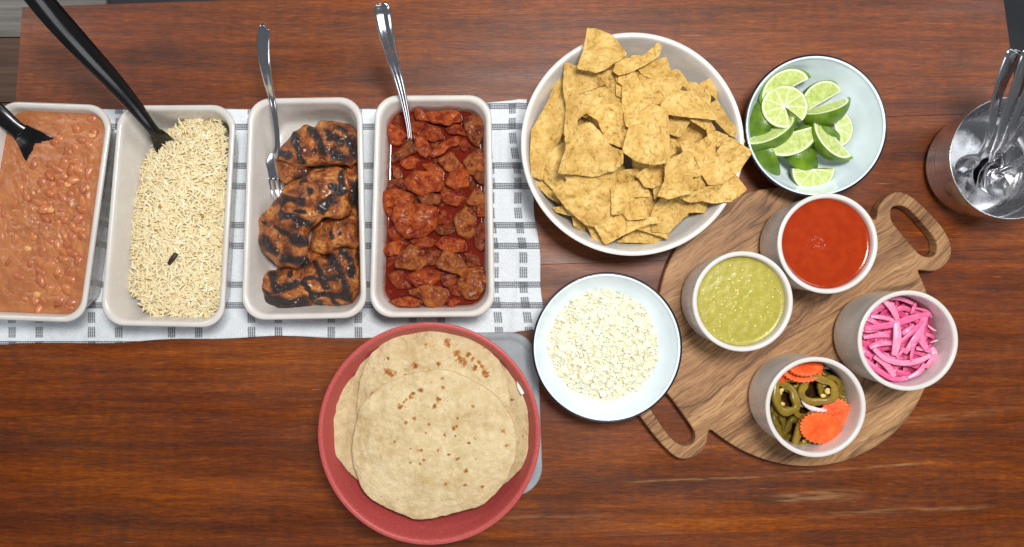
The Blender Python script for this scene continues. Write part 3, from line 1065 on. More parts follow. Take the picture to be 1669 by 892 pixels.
R7 = 1 / 5.247
chicken(k8([(330, 330), (470, 300), (640, 320), (660, 480), (560, 640), (420, 700), (330, 600), (300, 450)]), DZ + .006, .018, [(k8([(430, 420), (520, 560)]), 9)],
        'dark chicken piece deep in the gap between the others', 38)
F_ = chicken(k7([(760, 430), (915, 400), (918, 640), (918, 900), (820, 900), (780, 700)]), DZ + .008, .022, [(k7([(880, 640), (890, 800)]), 9)],
             'dark brown chicken piece mostly hidden against the right wall of its dish', 31)
C_ = chicken(k8([(500, 260), (520, 170), (600, 100), (760, 80), (918, 80), (918, 340), (760, 350), (690, 390), (600, 390), (520, 350)]), DZ + .010, .026,
             [(k8([(680, 225), (720, 250)]), 4), (k8([(780, 200)]), 3)], 'pale orange chicken piece without grill bars at the right, below the middle', 32)
E_ = chicken(k8([(70, 625), (125, 540), (220, 530), (300, 475), (430, 490), (560, 560), (580, 700), (500, 815), (330, 862), (200, 852), (140, 795), (60, 715)]), DZ + .007, .026,
             [(k8([(180, 570), (210, 690), (380, 640)]), 7), (k8([(330, 535)]), 5), (k8([(170, 790), (280, 830), (430, 815)]), 10), (k8([(100, 700), (150, 720)]), 4)],
             'small blackened chicken piece in the lower left corner of its dish', 33)
D_ = chicken(k8([(415, 680), (440, 560), (550, 440), (650, 390), (760, 335), (850, 345), (917, 370), (917, 760), (820, 815), (640, 832), (500, 810), (445, 750)]), DZ + .010, .030,
             [(k8([(665, 400), (740, 520), (790, 650), (830, 770)]), 6.5), (k8([(560, 480), (620, 670)]), 6), (k8([(770, 335), (850, 480), (860, 590)]), 5.5), (k8([(440, 590), (560, 610), (720, 590)]), 4.5),
              (k8([(450, 730), (620, 740), (850, 745)]), 5), (k8([(500, 770), (600, 830)]), 5), (k8([(700, 770), (740, 820)]), 4), (k8([(440, 600), (480, 740)]), 5)],
             'chicken piece with crossed black grill bars at the bottom of its dish', 34)
A_ = chicken(k7([(245, 400), (290, 300), (390, 175), (460, 118), (530, 140), (580, 125), (690, 95), (800, 112), (880, 165), (910, 230), (912, 400), (860, 480), (740, 490), (560, 450), (440, 485), (320, 470)]), DZ + .018, .032,
             [(k7([(500, 140), (540, 240), (600, 320)]), 5), (k7([(370, 210), (400, 340), (430, 430)]), 6), (k7([(260, 370), (320, 410)]), 6), (k7([(620, 350)]), 7), (k7([(680, 240), (770, 265)]), 7), (k7([(720, 370), (780, 390)]), 9),
              (k7([(840, 240), (890, 380)]), 7), (k7([(660, 190)]), 5), (k7([(740, 150), (800, 175)]), 4.5)],
             'bulging grilled chicken piece with black bars at the top of its dish', 35)
G_ = chicken(k7([(215, 440), (250, 400), (400, 470), (560, 460), (540, 560), (420, 590), (300, 635), (245, 600)]), DZ + .012, .022, [(k7([(400, 590), (480, 560)]), 5)],
             'small orange chicken shred between the fork and the topmost piece', 36)
B_ = chicken(k7([(110, 890), (230, 745), (330, 640), (480, 565), (600, 500), (740, 505), (800, 560), (830, 700), (815, 880)]) +
             k8([(760, 70), (640, 70), (540, 140), (490, 200), (478, 330), (465, 450), (380, 500), (280, 488), (190, 450), (140, 390), (70, 240), (95, 110)]), DZ + .022, .033,
             [(k7([(250, 800), (300, 745), (430, 790)]), 6), (k7([(500, 680)]), 6.5), (k7([(590, 830), (680, 760)]), 8.5), (k7([(690, 650), (790, 700)]), 7), (k7([(770, 540), (780, 650)]), 5), (k7([(420, 630), (480, 600)]), 3),
              (k8([(230, 40), (350, 85), (490, 135)]), 6), (k8([(370, 30), (440, 20)]), 4), (k8([(120, 270), (200, 370)]), 8), (k8([(330, 265), (440, 290)]), 7), (k8([(280, 440), (440, 445)]), 7), (k8([(110, 130)]), 4), (k8([(200, 160), (300, 220)]), 3.5)],
             'largest grilled chicken piece, curving through the middle of its dish', 37, cen=(492, 352))

# ---- pork stew
stew_sauce = mat_liquid('red_chile_sauce', (98, 20, 4), (114, 26, 6), 0.05, 50, 0.05, 90, [((60, 14, 5), 140, 0.6, 0.75, 0.5)])
sv, sf = fill_surface(D_STEW, 0.0135, DZ + 0.0275, 0.0002, 60, 14, low=0.016, rad=.020)
rs_o = tag(mk('red_sauce', sv, sf, stew_sauce), 'glossy dark red chile sauce around the pork in the rightmost oblong dish', 'sauce')
fm = N('orange_oil_film')
_ov = fm.obj()
fm.fin(lin((176, 84, 30)), 0.25, spec=0.5)
fm.put(fm.b.inputs['Alpha'], fm.math('MULTIPLY', fm.attr('film'), fm.mr(fm.noise(_ov, 60, 4, 0.6), 0.3, 0.65, 0.1, 0.75)))
C = dish_corners(D_STEW)
rows_, vals = [], []
for d, z, a in ((0.0128, 0.0265, 1.0), (0.0116, 0.0295, 0.8), (0.0106, 0.0345, 0.35), (0.0096, 0.0400, 0.0)):
    ring = round_quad(inset_quad(C, d + 0.0003), .0225)
    rows_.append([Vector((p.x, p.y, DZ + z)) for p in ring]); vals += [a] * len(ring)
m = len(rows_[0])
mk_f = [(j * m + k, j * m + (k + 1) % m, (j + 1) * m + (k + 1) % m, (j + 1) * m + k) for j in range(3) for k in range(m)]
fo = mk('oil_film', [v for r in rows_ for v in r], mk_f, fm.m, rs_o)
float_attr(fo.data, 'film', vals)
CH = []


def s5(c, *pts): CH.append((c, crop(600, 150, 4.695, pts)))
def s6(c, *pts): CH.append((c, crop(600, 330, 4.695, pts)))


OR, RD, BR, TN, PU = (228, 100, 28), (192, 62, 16), (160, 86, 46), (208, 126, 60), (164, 68, 44)
s5(OR, (355, 125), (440, 165), (520, 150), (670, 155), (690, 220), (600, 245), (440, 225), (385, 205))
s5(OR, (145, 285), (180, 232), (230, 258), (298, 340), (230, 405), (158, 385))
s5(BR, (185, 475), (330, 378), (375, 440), (300, 495), (200, 545))
s5(OR, (245, 540), (330, 488), (385, 520), (350, 575), (290, 585))
s5(TN, (185, 570), (235, 580), (255, 655), (198, 655))
s5(RD, (340, 240), (400, 230), (540, 280), (570, 345), (480, 380), (430, 355), (350, 310))
s5(OR, (340, 335), (420, 345), (480, 440), (450, 500), (390, 475))
s5(RD, (585, 285), (660, 250), (745, 270), (755, 335), (620, 315))
s5(BR, (738, 220), (800, 188), (880, 230), (898, 310), (840, 415), (790, 380), (750, 300))
s5(OR, (470, 470), (570, 385), (670, 345), (690, 400), (570, 460), (500, 500))
s5(TN, (535, 520), (640, 465), (695, 540), (675, 595), (600, 610))
s5(OR, (415, 555), (500, 550), (575, 600), (565, 695), (500, 650))
s5(OR, (590, 700), (640, 615), (720, 560), (775, 660), (755, 725), (650, 732))
s5(OR, (275, 685), (370, 615), (480, 615), (575, 690), (545, 745), (420, 785), (320, 745))
s5(TN, (725, 540), (850, 435), (915, 520), (910, 590), (800, 635))
s5(BR, (795, 645), (905, 600), (918, 695), (860, 715))
s5(PU, (155, 745), (168, 675), (270, 680), (305, 745), (230, 765))
s5(OR, (88, 785), (190, 745), (335, 790), (345, 835), (220, 885), (120, 885))
s5(TN, (745, 865), (830, 735), (915, 820), (905, 893))
s5(RD, (685, 390), (750, 365), (780, 425), (720, 450))
s5(BR, (380, 800), (470, 765), (565, 800), (545, 865), (440, 868))
s5(RD, (560, 755), (680, 735), (745, 800), (695, 865), (580, 855))
s6(OR, (198, 60), (280, 15), (420, 25), (515, 60), (512, 175), (430, 245), (300, 265), (228, 195))
s6(OR, (118, 15), (200, 60), (218, 165), (150, 95))
s6(RD, (515, 95), (580, 65), (645, 120), (605, 185), (530, 165))
s6(TN, (665, 130), (740, 38), (812, 80), (818, 250), (760, 280), (680, 225))
s6(PU, (818, 230), (860, 162), (918, 190), (905, 300), (860, 375), (808, 305))
s6(RD, (155, 222), (220, 178), (295, 290), (200, 305))
s6(OR, (118, 355), (200, 300), (285, 310), (240, 385), (150, 405))
s6(RD, (325, 292), (420, 258), (515, 290), (505, 335), (400, 355))
s6(OR, (525, 325), (580, 262), (722, 290), (745, 365), (690, 385), (570, 365))
s6(TN, (215, 495), (240, 395), (320, 335), (415, 378), (445, 475), (360, 515))
s6(TN, (525, 495), (580, 370), (690, 408), (750, 480), (722, 565), (620, 515))
s6(RD, (155, 560), (230, 505), (325, 590), (315, 655), (230, 655), (178, 605))
s6(RD, (285, 572), (420, 505), (555, 530), (545, 595), (400, 660), (335, 612))
s6(TN, (695, 605), (760, 515), (870, 500), (915, 600), (850, 715), (760, 730), (695, 672))
s6(TN, (375, 660), (500, 638), (605, 700), (585, 765), (490, 830), (430, 762))
s6(BR, (315, 670), (380, 668), (405, 735), (330, 705))
s6(OR, (165, 752), (280, 728), (385, 750), (382, 795), (220, 790))
s6(RD, (585, 752), (650, 728), (705, 760), (640, 815))
s6(RD, (605, 642), (690, 650), (705, 725), (630, 695))
s6(PU, (555, 560), (680, 555), (695, 625), (580, 645))
s6(PU, (440, 380), (540, 365), (565, 445), (470, 478))
s6(PU, (745, 380), (830, 425), (875, 492), (770, 495))
s6(BR, (500, 200), (640, 178), (645, 235), (540, 248))
s6(RD, (148, 422), (200, 398), (212, 462), (158, 495))
s6(OR, (838, 15), (915, 8), (915, 102), (838, 112))
CN = {OR: 'orange', RD: 'red', BR: 'brown', TN: 'tan', PU: 'dull purplish'}
rows = sorted(range(len(CH)), key=lambda i: sum(p[1] for p in CH[i][1]) / len(CH[i][1]))
ORD = ['first', 'second', 'third', 'fourth', 'fifth', 'sixth', 'seventh', 'eighth', 'ninth', 'tenth', 'eleventh', 'twelfth']
lab = {}
per = 6
for r in range(0, len(rows), per):
    grp = sorted(rows[r:r + per], key=lambda i: sum(p[0] for p in CH[i][1]) / len(CH[i][1]))
    for k, i in enumerate(grp):
        lab[i] = '%s pork chunk, %s from left in the %s row from top of the stew' % (CN[CH[i][0]], ORD[k], ORD[r // per])
rf = random.Random(77)
for i in range(44):
    x = 648 + (i % 5) * 32 + rf.uniform(-9, 9); y = 196 + (i // 5) * 35 + rf.uniform(-9, 9)
    s = rf.uniform(13, 19); t0 = rf.uniform(0, 6.28)
    poly = [(x + s * rf.uniform(.75, 1.2) * math.cos(t0 + k * 1.05), y + s * rf.uniform(.7, 1.1) * math.sin(t0 + k * 1.05)) for k in range(6)]
    v, f, px = blob(chaikin(poly, 1, 0.14), DZ + 0.0125 + rf.uniform(-.001, .0015), 0.0150, 44, 12, 0.0030, 130, 300 + i, 5.0, 2.4, amp2=0.0008, freq2=330)
    o = mk('pork_chunk', v, f, M['meat'])
    lc = lin(rf.choice([(132, 44, 18), (116, 38, 18), (142, 56, 28)])); o.color = lc
    tag(o, 'dark red pork chunk half sunk between the top chunks', 'pork chunk', 'sunken pork chunks in the red stew')
for i, (c, poly) in enumerate(CH):
    bigness = max(max(p[0] for p in poly) - min(p[0] for p in poly), max(p[1] for p in poly) - min(p[1] for p in poly))
    dark = c in (RD, PU)
    z0 = DZ + (0.0165 if dark else 0.0200) + rnd.uniform(-.001, .002)
    th = 0.010 + 0.00016 * bigness + rnd.uniform(0, .0025)
    v, f, px = blob(grow(chaikin(poly, 1, 0.14), 1.17), z0, th, 60, 18, 0.0026, 95, i, 9.0, 3.6, amp2=0.0008, freq2=300, tilt=(rnd.uniform(-.16, .16), rnd.uniform(-.16, .16)))
    o = mk('pork_chunk', v, f, M['meat'])
    k = rnd.uniform(0.88, 1.1)
    lc = lin(c); o.color = (lc[0] * k, lc[1] * k, lc[2] * k, 1)
    tag(o, lab[i], 'pork chunk', 'pork chunks in the red stew')

# ------------------------------------------------------------------ serving tools standing in the dishes
def handle_obj(name, path, sizes, mat, parent, **kw):
    v, f = sweep(path, sizes, **kw)
    return mk(name, v, f, mat, parent, fix=True)


def shell(path, sizes, depth, mat, name, parent, n=17, th=0.0012, up=Vector((0, 0, 1)), sub=6):
    "open spoon bowl: cross sections of half width w sagging by depth"
    P = curve_profile([(p.x, p.y, p.z, s, d) for p, s, d in zip(path, sizes, depth)], sub)
    m = len(P)
    verts, faces = [], []
    for side in (0, 1):
        for i in range(m):
            p = Vector(P[i][:3]); a = Vector(P[max(0, i - 1)][:3]); b = Vector(P[min(m - 1, i + 1)][:3])
            t = (b - a).normalized(); s = t.cross(up).normalized(); nn = s.cross(t).normalized()
            for k in range(n):
                u = -1 + 2 * k / (n - 1)
                verts.append(p + s * u * max(P[i][3], 2e-4) - nn * (max(P[i][4], 0) * (1 - u * u)) - nn * th * side)
    S = m * n
    for i in range(m - 1):
        for k in range(n - 1):
            a = i * n + k
            faces.append((a, a + 1, a + n + 1, a + n)); faces.append((S + a + n, S + a + n + 1, S + a + 1, S + a))
    bd = list(range(n)) + [i * n + n - 1 for i in range(1, m)] + [(m - 1) * n + k for k in range(n - 2, -1, -1)] + [i * n for i in range(m - 2, 0, -1)]
    for a, b in zip(bd, bd[1:] + bd[:1]):
        faces.append((b, a, S + a, S + b))
    return mk(name, verts, faces, mat, parent, fix=True)


# black plastic spoon in the rice
sp = tag(empty('serving_spoon', W(262, 228, 0.035)), 'long black plastic serving spoon leaning out of the rice', 'spoon', 'black plastic serving spoons')
pp = [(18, -60, .215), (75, 12, .178), (130, 74, .145), (180, 128, .112), (218, 172, .083), (243, 204, .063), (256, 220, .052)]
handle_obj('handle', [W(*p) for p in pp], [(.0118, .0080), (.0126, .0086), (.0122, .0086), (.0108, .0078), (.0088, .0064), (.0068, .0048), (.0070, .0030)], M['black'], sp, n=40, power=2.0)
shell([W(253, 216, .054), W(259, 223, .050), W(264, 229, .045), (W(272, 240, .036)), W(282, 252, .028)], [.0072, .0095, .0115, .0140, .0100], [.001, .002, .003, .004, .003], M['black'], 'spoon_bowl', sp)
# black plastic spoon in the beans
sp = tag(empty('serving_spoon', W(60, 235, 0.04)), 'black plastic serving spoon dipping into the bean stew', 'spoon', 'black plastic serving spoons')
pp = [(-120, 105, .115), (-55, 148, .092), (-8, 181, .072), (22, 206, .062), (36, 217, .058)]
handle_obj('handle', [W(*p) for p in pp], [(.0115, .0050), (.0118, .0050), (.0108, .0048), (.0092, .0040), (.0095, .003)], M['black'], sp, n=40, power=2.0)
shell([W(32, 213, .0595), W(42, 222, .057), W(54, 233, .0535), W(68, 246, .047), W(82, 258, .040)], [.0100, .0128, .0172, .0215, .0180], [.002, .004, .0055, .006, .004], M['black'], 'spoon_bowl', sp)

# steel fork in the chicken dish
fk = tag(empty('fork', W(452, 290, 0.02)), 'steel fork propped in the chicken dish on its rim', 'fork')
pp = [(432, 43.2, .1288), (431.5, 44.5, .1286), (431, 47, .128), (429, 66, .122), (431, 100, .108), (437, 135, .086), (444, 165, .0655), (450, 205, .050), (452, 236, .040), (449, 252, .035)]
handle_obj('handle', [W(*p) for p in pp], [(.0012, .0006), (.0040, .0010), (.0062, .0012), (.0072, .0016), (.0066, .0016), (.0052, .0017), (.0038, .0018), (.0032, .0018), (.0034, .0016), (.0052, .0012)], M['steel'], fk, n=20, ridge=0.5, power=2.6)
shell([W(450, 248, .0365), W(447, 262, .032), W(447, 278, .027), W(449, 292, .0235)], [.0042, .0092, .0112, .0112], [.001, .003, .0035, .003], M['steel'], 'head', fk)
for i in range(4):
    dx = -11.5 + i * 7.6
    handle_obj('tine', [W(449 + dx, 290, .0238), W(453 + dx, 310, .0195), W(459 + dx, 332, .0205)], [(.0016, .0009), (.0014, .0008), (.0007, .0006)], M['steel'], fk, n=8)

# steel spoon in the stew
sp = tag(empty('spoon', W(667, 224, 0.03)), 'steel spoon with ridged handle standing in the red pork stew', 'spoon')
pp = [(621, 5.5, .1515), (621.3, 7, .1512), (622, 10.5, .150), (624, 24, .146), (630, 56, .130), (641, 100, .102), (652, 138, .080), (660, 172, .064), (666, 205, .047), (669, 232, .034)]
handle_obj('handle', [W(*p) for p in pp], [(.0014, .0006), (.0050, .0010), (.0074, .0013), (.0086, .0018), (.0080, .0020), (.0064, .0020), (.0050, .0020), (.0038, .0020), (.0030, .0019), (.0030, .0018)], M['steel'], sp, n=28, ridge=0.9, power=2.6)
shell([W(668, 228, .036), W(671, 240, .030), W(674, 255, .026), W(677, 268, .026)], [.0032, .010, .014, .006], [.001, .004, .005, .002], M['steel'], 'spoon_bowl', sp)


# ------------------------------------------------------------------ round bowls
def bowl(name, px, py, r_px, rim_z, base_z, prof, mat, label, cat='bowl', group=None, n=128):
    "prof: (fraction of rim radius, fraction of height) outside from base to rim and back down inside"
    c = W(px, py, rim_z)
    R = wl(r_px, rim_z); hh = rim_z - base_z
    v, f = lathe(curve_profile([(r * R, z * hh) for r, z in prof], 5), n)
    me = fix_normals(mesh(name, v, f, mat))
    o = link(name, me, None, (c.x, c.y, base_z))
    return tag(o, label, cat, group), c, R


STONE = [(0, 0.0), (0.40, 0.0), (0.52, 0.005), (0.57, 0.05), (0.70, 0.22), (0.85, 0.52), (0.94, 0.80), (0.985, 0.955), (1.0, 0.985), (0.995, 1.0), (0.975, 1.003), (0.955, 0.985), (0.93, 0.90), (0.85, 0.62), (0.72, 0.34), (0.58, 0.17), (0.40, 0.115), (0.2, 0.1), (0, 0.1)]
chip_bowl, cbc, cbR = bowl('chip_bowl', 1031, 235, 182, 0.078, 0.0, STONE, M['bowl'], 'wide off-white stoneware bowl heaped with tortilla chips')

ENAM = [(0, 0.03), (0.42, 0.03), (0.46, 0.0), (0.50, 0.0), (0.53, 0.05), (0.70, 0.22), (0.86, 0.52), (0.945, 0.82), (0.972, 0.95), (0.968, 0.955), (0.94, 0.84), (0.85, 0.56), (0.69, 0.27), (0.52, 0.11), (0.40, 0.085), (0.2, 0.08), (0, 0.08)]
RIM = [(0.963, 0.95), (0.975, 0.935), (0.995, 0.945), (1.0, 0.97), (0.996, 0.992), (0.985, 1.0), (0.970, 0.992), (0.962, 0.97), (0.963, 0.95)]


def enamel_bowl(px, py, r_px, rim_z, label):
    o, c, R = bowl('enamel_bowl', px, py, r_px, rim_z, 0.0, ENAM, M['enamel'], label, group='white enamel bowls with dark rims')
    lip = curve_profile([(r * R, z * rim_z) for r, z in RIM], 4)
    # white rolled lip with a thin dark outer edge
    v, f = lathe(lip, 128)
    link('rolled_lip', fix_normals(mesh('rolled_lip', v, f, M['enamel'])), o)
    edge = [(1.0 * R, 0.945 * rim_z), (1.014 * R, 0.950 * rim_z), (1.019 * R, 0.975 * rim_z), (1.014 * R, 0.998 * rim_z), (0.999 * R, 1.008 * rim_z), (0.990 * R, 0.998 * rim_z)]
    v, f = lathe(curve_profile(edge, 4), 128)
    link('dark_rim', fix_normals(mesh('dark_rim', v, f, M['enamel_rim'])), o)
    return o, c, R


lime_bowl, lbc, lbR = enamel_bowl(1330, 205, 114.5, 0.055, 'white enamel bowl with dark rim holding lime wedges')
cheese_bowl, chc, chR = enamel_bowl(989.5, 566.5, 120.5, 0.052, 'white enamel bowl with dark rim holding crumbled cheese')

# red bowl for tortillas
n = N('speckled_red_melamine')
_o = n.obj()
_c = n.mix(n.mr(n.noise(_o, 700, 2), 0.52, 0.7, 0, 0.55), lin((172, 70, 68)), lin((200, 112, 106)))
_c = n.mix(n.mr(n.noise(_o, 950, 2), 0.66, 0.74, 0, 0.6), _c, lin((122, 44, 46)))
M['red'] = n.fin(_c, 0.45, n.bump(n.noise(_o, 300, 2), 0.06, 0.0005), spec=0.4)
RED = [(0, 0.0), (0.52, 0.0), (0.60, 0.01), (0.66, 0.06), (0.80, 0.36), (0.92, 0.72), (0.985, 0.955), (1.0, 0.985), (0.996, 1.0), (0.978, 1.004), (0.958, 0.992), (0.945, 0.95), (0.90, 0.76), (0.78, 0.42), (0.66, 0.15), (0.58, 0.085), (0.4, 0.07), (0, 0.07)]
red_bowl, rbc, rbR = bowl('red_bowl', 699.5, 707, 181.5, 0.092, 0.0075, RED, M['red'], 'speckled coral red bowl holding a stack of tortillas')

# grey mat under the red bowl
mat_grey = mat_simple('grey_silicone', (150, 156, 162), 0.6, 0.3, var=0.04, bump=0.05)
C = [W(x, y, 0.006).to_2d() for x, y in ((585, 800), (886, 812), (876, 541), (585, 545))]
prof = [(0.004, 0.0005, .034), (0.0008, 0.0008, .036), (0.0, 0.003, .036), (0.0006, 0.0052, .036), (0.0022, 0.0060, .035), (0.0072, 0.0060, .031), (0.0085, 0.0048, .030), (0.012, 0.0044, .027), (0.0135, 0.0055, .026), (0.0165, 0.0062, .023), (0.0185, 0.0064, .021)]
vs, fs, rows = [], [], []
for d, z, r in prof:
    ring = round_quad(inset_quad(C, d), r, 10)
    rows.append(range(len(vs), len(vs) + len(ring))); vs += [Vector((p.x, p.y, z)) for p in ring]
m = len(rows[0])
for A, B in zip(rows, rows[1:]):
    fs += [(A[k], A[(k + 1) % m], B[(k + 1) % m], B[k]) for k in range(m)]
fs += [tuple(reversed(rows[0])), tuple(rows[-1])]
tag(mk('grey_mat', vs, fs, mat_grey), 'grey rounded mat peeking out from under the red tortilla bowl', 'mat')

# ------------------------------------------------------------------ tortillas
def gq(p): return crop(500, 510, 2.335, p)


def tortilla(outline, z, drop, spots, label, seed, cen, n=200, rings=60, wav=0.002, extra=None, gr=1.0, gx_=1.0):
    out = grow(chaikin(chaikin(gq(outline), 1, 0.2), 2), gr)
    out = resample(out, 240)
    out = [(x + 3.2 * nz((x, y, 0), 0.03, seed) + 1.5 * nz((x, y, 0), 0.09, seed), y + 3.2 * nz((x, y, 0), 0.03, seed + 5) + 1.5 * nz((x, y, 0), 0.09, seed + 6)) for x, y in out]
    out = [((x - 705) * gx_ + 705, y) for x, y in out]
    # nothing may reach through the bowl wall
    lim = 163
    q = []
    for x, y in out:
        d = math.hypot(x - 703, y - 697)
        q.append((x, y) if d < lim else (703 + (x - 703) * lim / d, 697 + (y - 697) * lim / d))
    out = q
    z += 0.006
    cxp, cyp = cen

    def zf(x, y, t):
        w = W(x, y, 0.06)
        h = z + wav * nz((w.x, w.y, 0), 22, seed) + 0.0024 * nz((w.x, w.y, 0), 50, seed + 2) + 0.0008 * nz((w.x, w.y, 0), 190, seed + 4)
        h -= drop * max(0, t - 0.55) ** 1.5 * 2.2
        h += 0.0022 * nz((math.cos(math.atan2(y - cyp, x - cxp)) * 3, math.sin(math.atan2(y - cyp, x - cxp)) * 3, 0), 1.0, seed + 7) * max(0, t - .6) * 2.5
        # bulged rim edge with soft ripples
        h += 0.0016 * math.sin(9 * math.atan2(y - cyp, x - cxp) + seed) * max(0, t - 0.75) * 4 * 0.5
        h += 0.005 * (1 - t * t)
        if extra: h += extra(x, y)
        return h
    v, f, px = sheet(out, zf, 0.0036, n, rings, cen)
    o = mk('tortilla', v, f, M['tortilla'])
    sp = [(gq([(a, b)])[0], r * 1.0 / 2.335) for a, b, r in spots]
    vals = []
    for p in px:
        b = 0.0
        for q, r in sp:
            d = math.hypot(p[0] - q[0], p[1] - q[1])
            b = max(b, max(0.0, min(1.0, 1.25 - d / r * 0.85)))
        vals.append(b)
    float_attr(o.data, 'char', vals)
    return tag(o, label, 'tortilla', 'tortillas stacked in the red bowl')


T1 = [(205, 345), (300, 262), (400, 228), (500, 215), (580, 228), (680, 285), (755, 350), (795, 430), (800, 500), (775, 620), (720, 690), (640, 742), (540, 770), (450, 788), (380, 775), (260, 722), (205, 668), (185, 600), (172, 520), (180, 430)]
T2 = [(205, 240), (250, 150), (330, 80), (420, 52), (500, 46), (600, 70), (680, 120), (740, 190), (768, 270), (780, 400), (700, 560), (500, 600), (300, 560), (190, 430), (190, 330)]
T3 = [(112, 450), (140, 380), (185, 290), (230, 170), (340, 90), (500, 60), (660, 110), (750, 190), (790, 290), (835, 370), (850, 440), (835, 520), (790, 590), (740, 650), (620, 720), (450, 750), (280, 690), (175, 600), (125, 530)]
T4 = [(118, 330), (150, 240), (240, 130), (330, 80), (480, 55), (640, 85), (730, 140), (765, 230), (800, 300), (845, 330), (852, 430), (800, 590), (600, 700), (300, 690), (160, 570), (108, 440)]
tortilla([(120, 320), (190, 190), (330, 95), (500, 60), (640, 90), (760, 190), (800, 330), (800, 560), (640, 700), (380, 720), (180, 600), (120, 460)], 0.040, 0.004, [], 'lowest of the tortillas, mostly hidden under the stack', 51, (700, 690), 120, 30)
tortilla(T4, 0.0500, 0.006, [(300, 140, 6)], 'second lowest tortilla, whose edge shows at the upper left of the stack', 52, (703, 680), 160, 40, 0.004, gx_=1.09, extra=lambda x, y: 0.014 * max(0, (math.hypot(x - 705, y - 697) - 112) / 45) ** 1.5)
tortilla(T3, 0.0585, 0.008, [(780, 330, 7), (820, 470, 6), (230, 300, 8)], 'wide tortilla under the top two, showing at the left and right of the stack', 53, (706, 690), 200, 50, 0.004, gx_=1.08, extra=lambda x, y: 0.012 * max(0, (math.hypot(x - 705, y - 697) - 115) / 45) ** 1.5)
tortilla([(x * 0.97 + 8, y * 0.98 + 22) for x, y in T3], 0.0640, 0.007, [(150, 420, 6)], 'tortilla directly under the back one, its fold showing at the left', 56, (704, 694), 200, 50, 0.0045, gx_=1.03)
tortilla(T2, 0.0690, 0.004, [(533, 112, 14), (540, 124, 10), (572, 158, 15), (583, 178, 15), (600, 188, 13), (615, 160, 13), (632, 178, 10), (640, 210, 13), (655, 190, 9), (668, 205, 9), (680, 230, 15), (684, 243, 9), (500, 193, 10), (413, 202, 12), (305, 222, 12), (320, 232, 14), (335, 226, 9), (310, 175, 8), (375, 240, 7), (250, 312, 10), (455, 120, 5), (420, 240, 5)],
         'back tortilla with large brown spots near its upper edge', 54, (704, 650), 240, 70, 0.0022, extra=lambda x, y: 0.0012 * math.exp(-((y - 545 - (x - 650) * .45) / 5) ** 2) * (1 if x < 700 else 0))
tortilla(T1, 0.0790, 0.0050, [(435, 294, 11), (405, 306, 7), (392, 318, 7), (378, 330, 7), (368, 340, 5), (355, 358, 12), (402, 322, 6), (500, 330, 10), (487, 356, 10), (518, 285, 8), (517, 252, 6), (495, 264, 5), (475, 266, 5), (508, 330, 6), (410, 402, 9), (377, 418, 8), (465, 425, 6), (575, 402, 6), (560, 440, 9), (570, 432, 7), (565, 468, 6), (525, 465, 6), (437, 523, 7), (500, 523, 6), (540, 540, 6), (445, 560, 6), (455, 458, 5), (572, 556, 9), (607, 600, 9), (528, 652, 7), (603, 656, 8), (667, 663, 7), (395, 570, 6), (430, 575, 6), (750, 452, 10), (757, 505, 8), (617, 496, 6), (632, 357, 7), (335, 490, 5), (395, 518, 5), (640, 480, 5)],
         'top tortilla of the stack, lying nearest the front of the red bowl', 55, (711, 724), 260, 80, 0.0020)
# paper corner beside the stack
v, f, _ = sheet([(842, 619), (855, 628), (856, 640), (850, 645), (843, 632)], lambda x, y, t: 0.074 + (x - 842) * 0.0004, 0.0004, 24, 4)
tag(mk('paper_liner', v, f, M['paper']), 'white paper corner sticking up beside the tortillas', 'paper')

# ------------------------------------------------------------------ tortilla chips
CHIPS = []


def c1(l, *p): CHIPS.append((l, crop(850, 40, 4.46, p)))
def c2(l, *p): CHIPS.append((l, crop(1030, 60, 4.46, p)))
def c3(l, *p): CHIPS.append((l, crop(850, 220, 4.46, p)))
def c4(l, *p): CHIPS.append((l, crop(1030, 220, 4.46, p)))
def cp(l, *p): CHIPS.append((l, list(p)))


c1(5.4, (485, 38), (545, 42), (660, 90), (755, 215), (690, 262), (600, 320), (540, 340), (412, 312), (460, 180))
cp(1.5, (911, 122), (921, 146), (917, 172), (924, 184), (917, 215), (903, 243), (890, 266), (884, 289), (868, 281), (866, 250), (868, 212), (873, 204), (892, 170))
c1(2.5, (322, 292), (400, 315), (540, 348), (610, 440), (500, 460), (405, 470), (430, 580), (400, 740), (315, 800), (330, 600), (308, 450))
c1(2.0, (405, 480), (580, 440), (755, 580), (690, 640), (470, 645), (415, 690))
c1(3.0, (540, 330), (700, 342), (705, 400), (695, 515), (600, 430))
c1(3.6, (688, 362), (800, 366), (765, 545), (690, 512))
c1(3.4, (470, 640), (570, 588), (742, 583), (765, 700), (755, 893), (620, 845), (560, 700))
cp(5.4, (923, 216), (964, 203), (985, 226), (994, 240), (1012, 246), (1012, 265), (1000, 276), (969, 286), (940, 282), (913, 281), (926, 241))
cp(4.2, (914, 283), (969, 285), (1000, 278), (999, 314), (994, 369), (955, 364), (924, 337), (903, 309), (928, 296))
c3(3.6, (660, 382), (860, 333), (895, 338), (930, 450), (790, 455), (728, 568), (665, 575))
c3(4.0, (725, 555), (790, 448), (900, 515), (910, 605), (780, 618))
c3(3.2, (548, 662), (640, 640), (720, 560), (790, 615), (960, 600), (990, 640), (890, 655), (760, 715), (620, 793))
c3(1.5, (465, 640), (555, 650), (595, 775), (535, 785))
c3(2.2, (235, 530), (372, 518), (462, 640), (455, 702), (378, 662), (368, 592), (258, 565))
c3(2.0, (82, 298), (180, 265), (245, 400), (315, 515), (200, 455), (118, 372))
c3(3.0, (175, 155), (300, 65), (345, 90), (292, 260), (355, 350), (240, 395), (148, 308))
c2(4.4, (-20, 270), (60, 268), (150, 305), (290, 295), (362, 342), (305, 440), (225, 482), (110, 482), (50, 400))
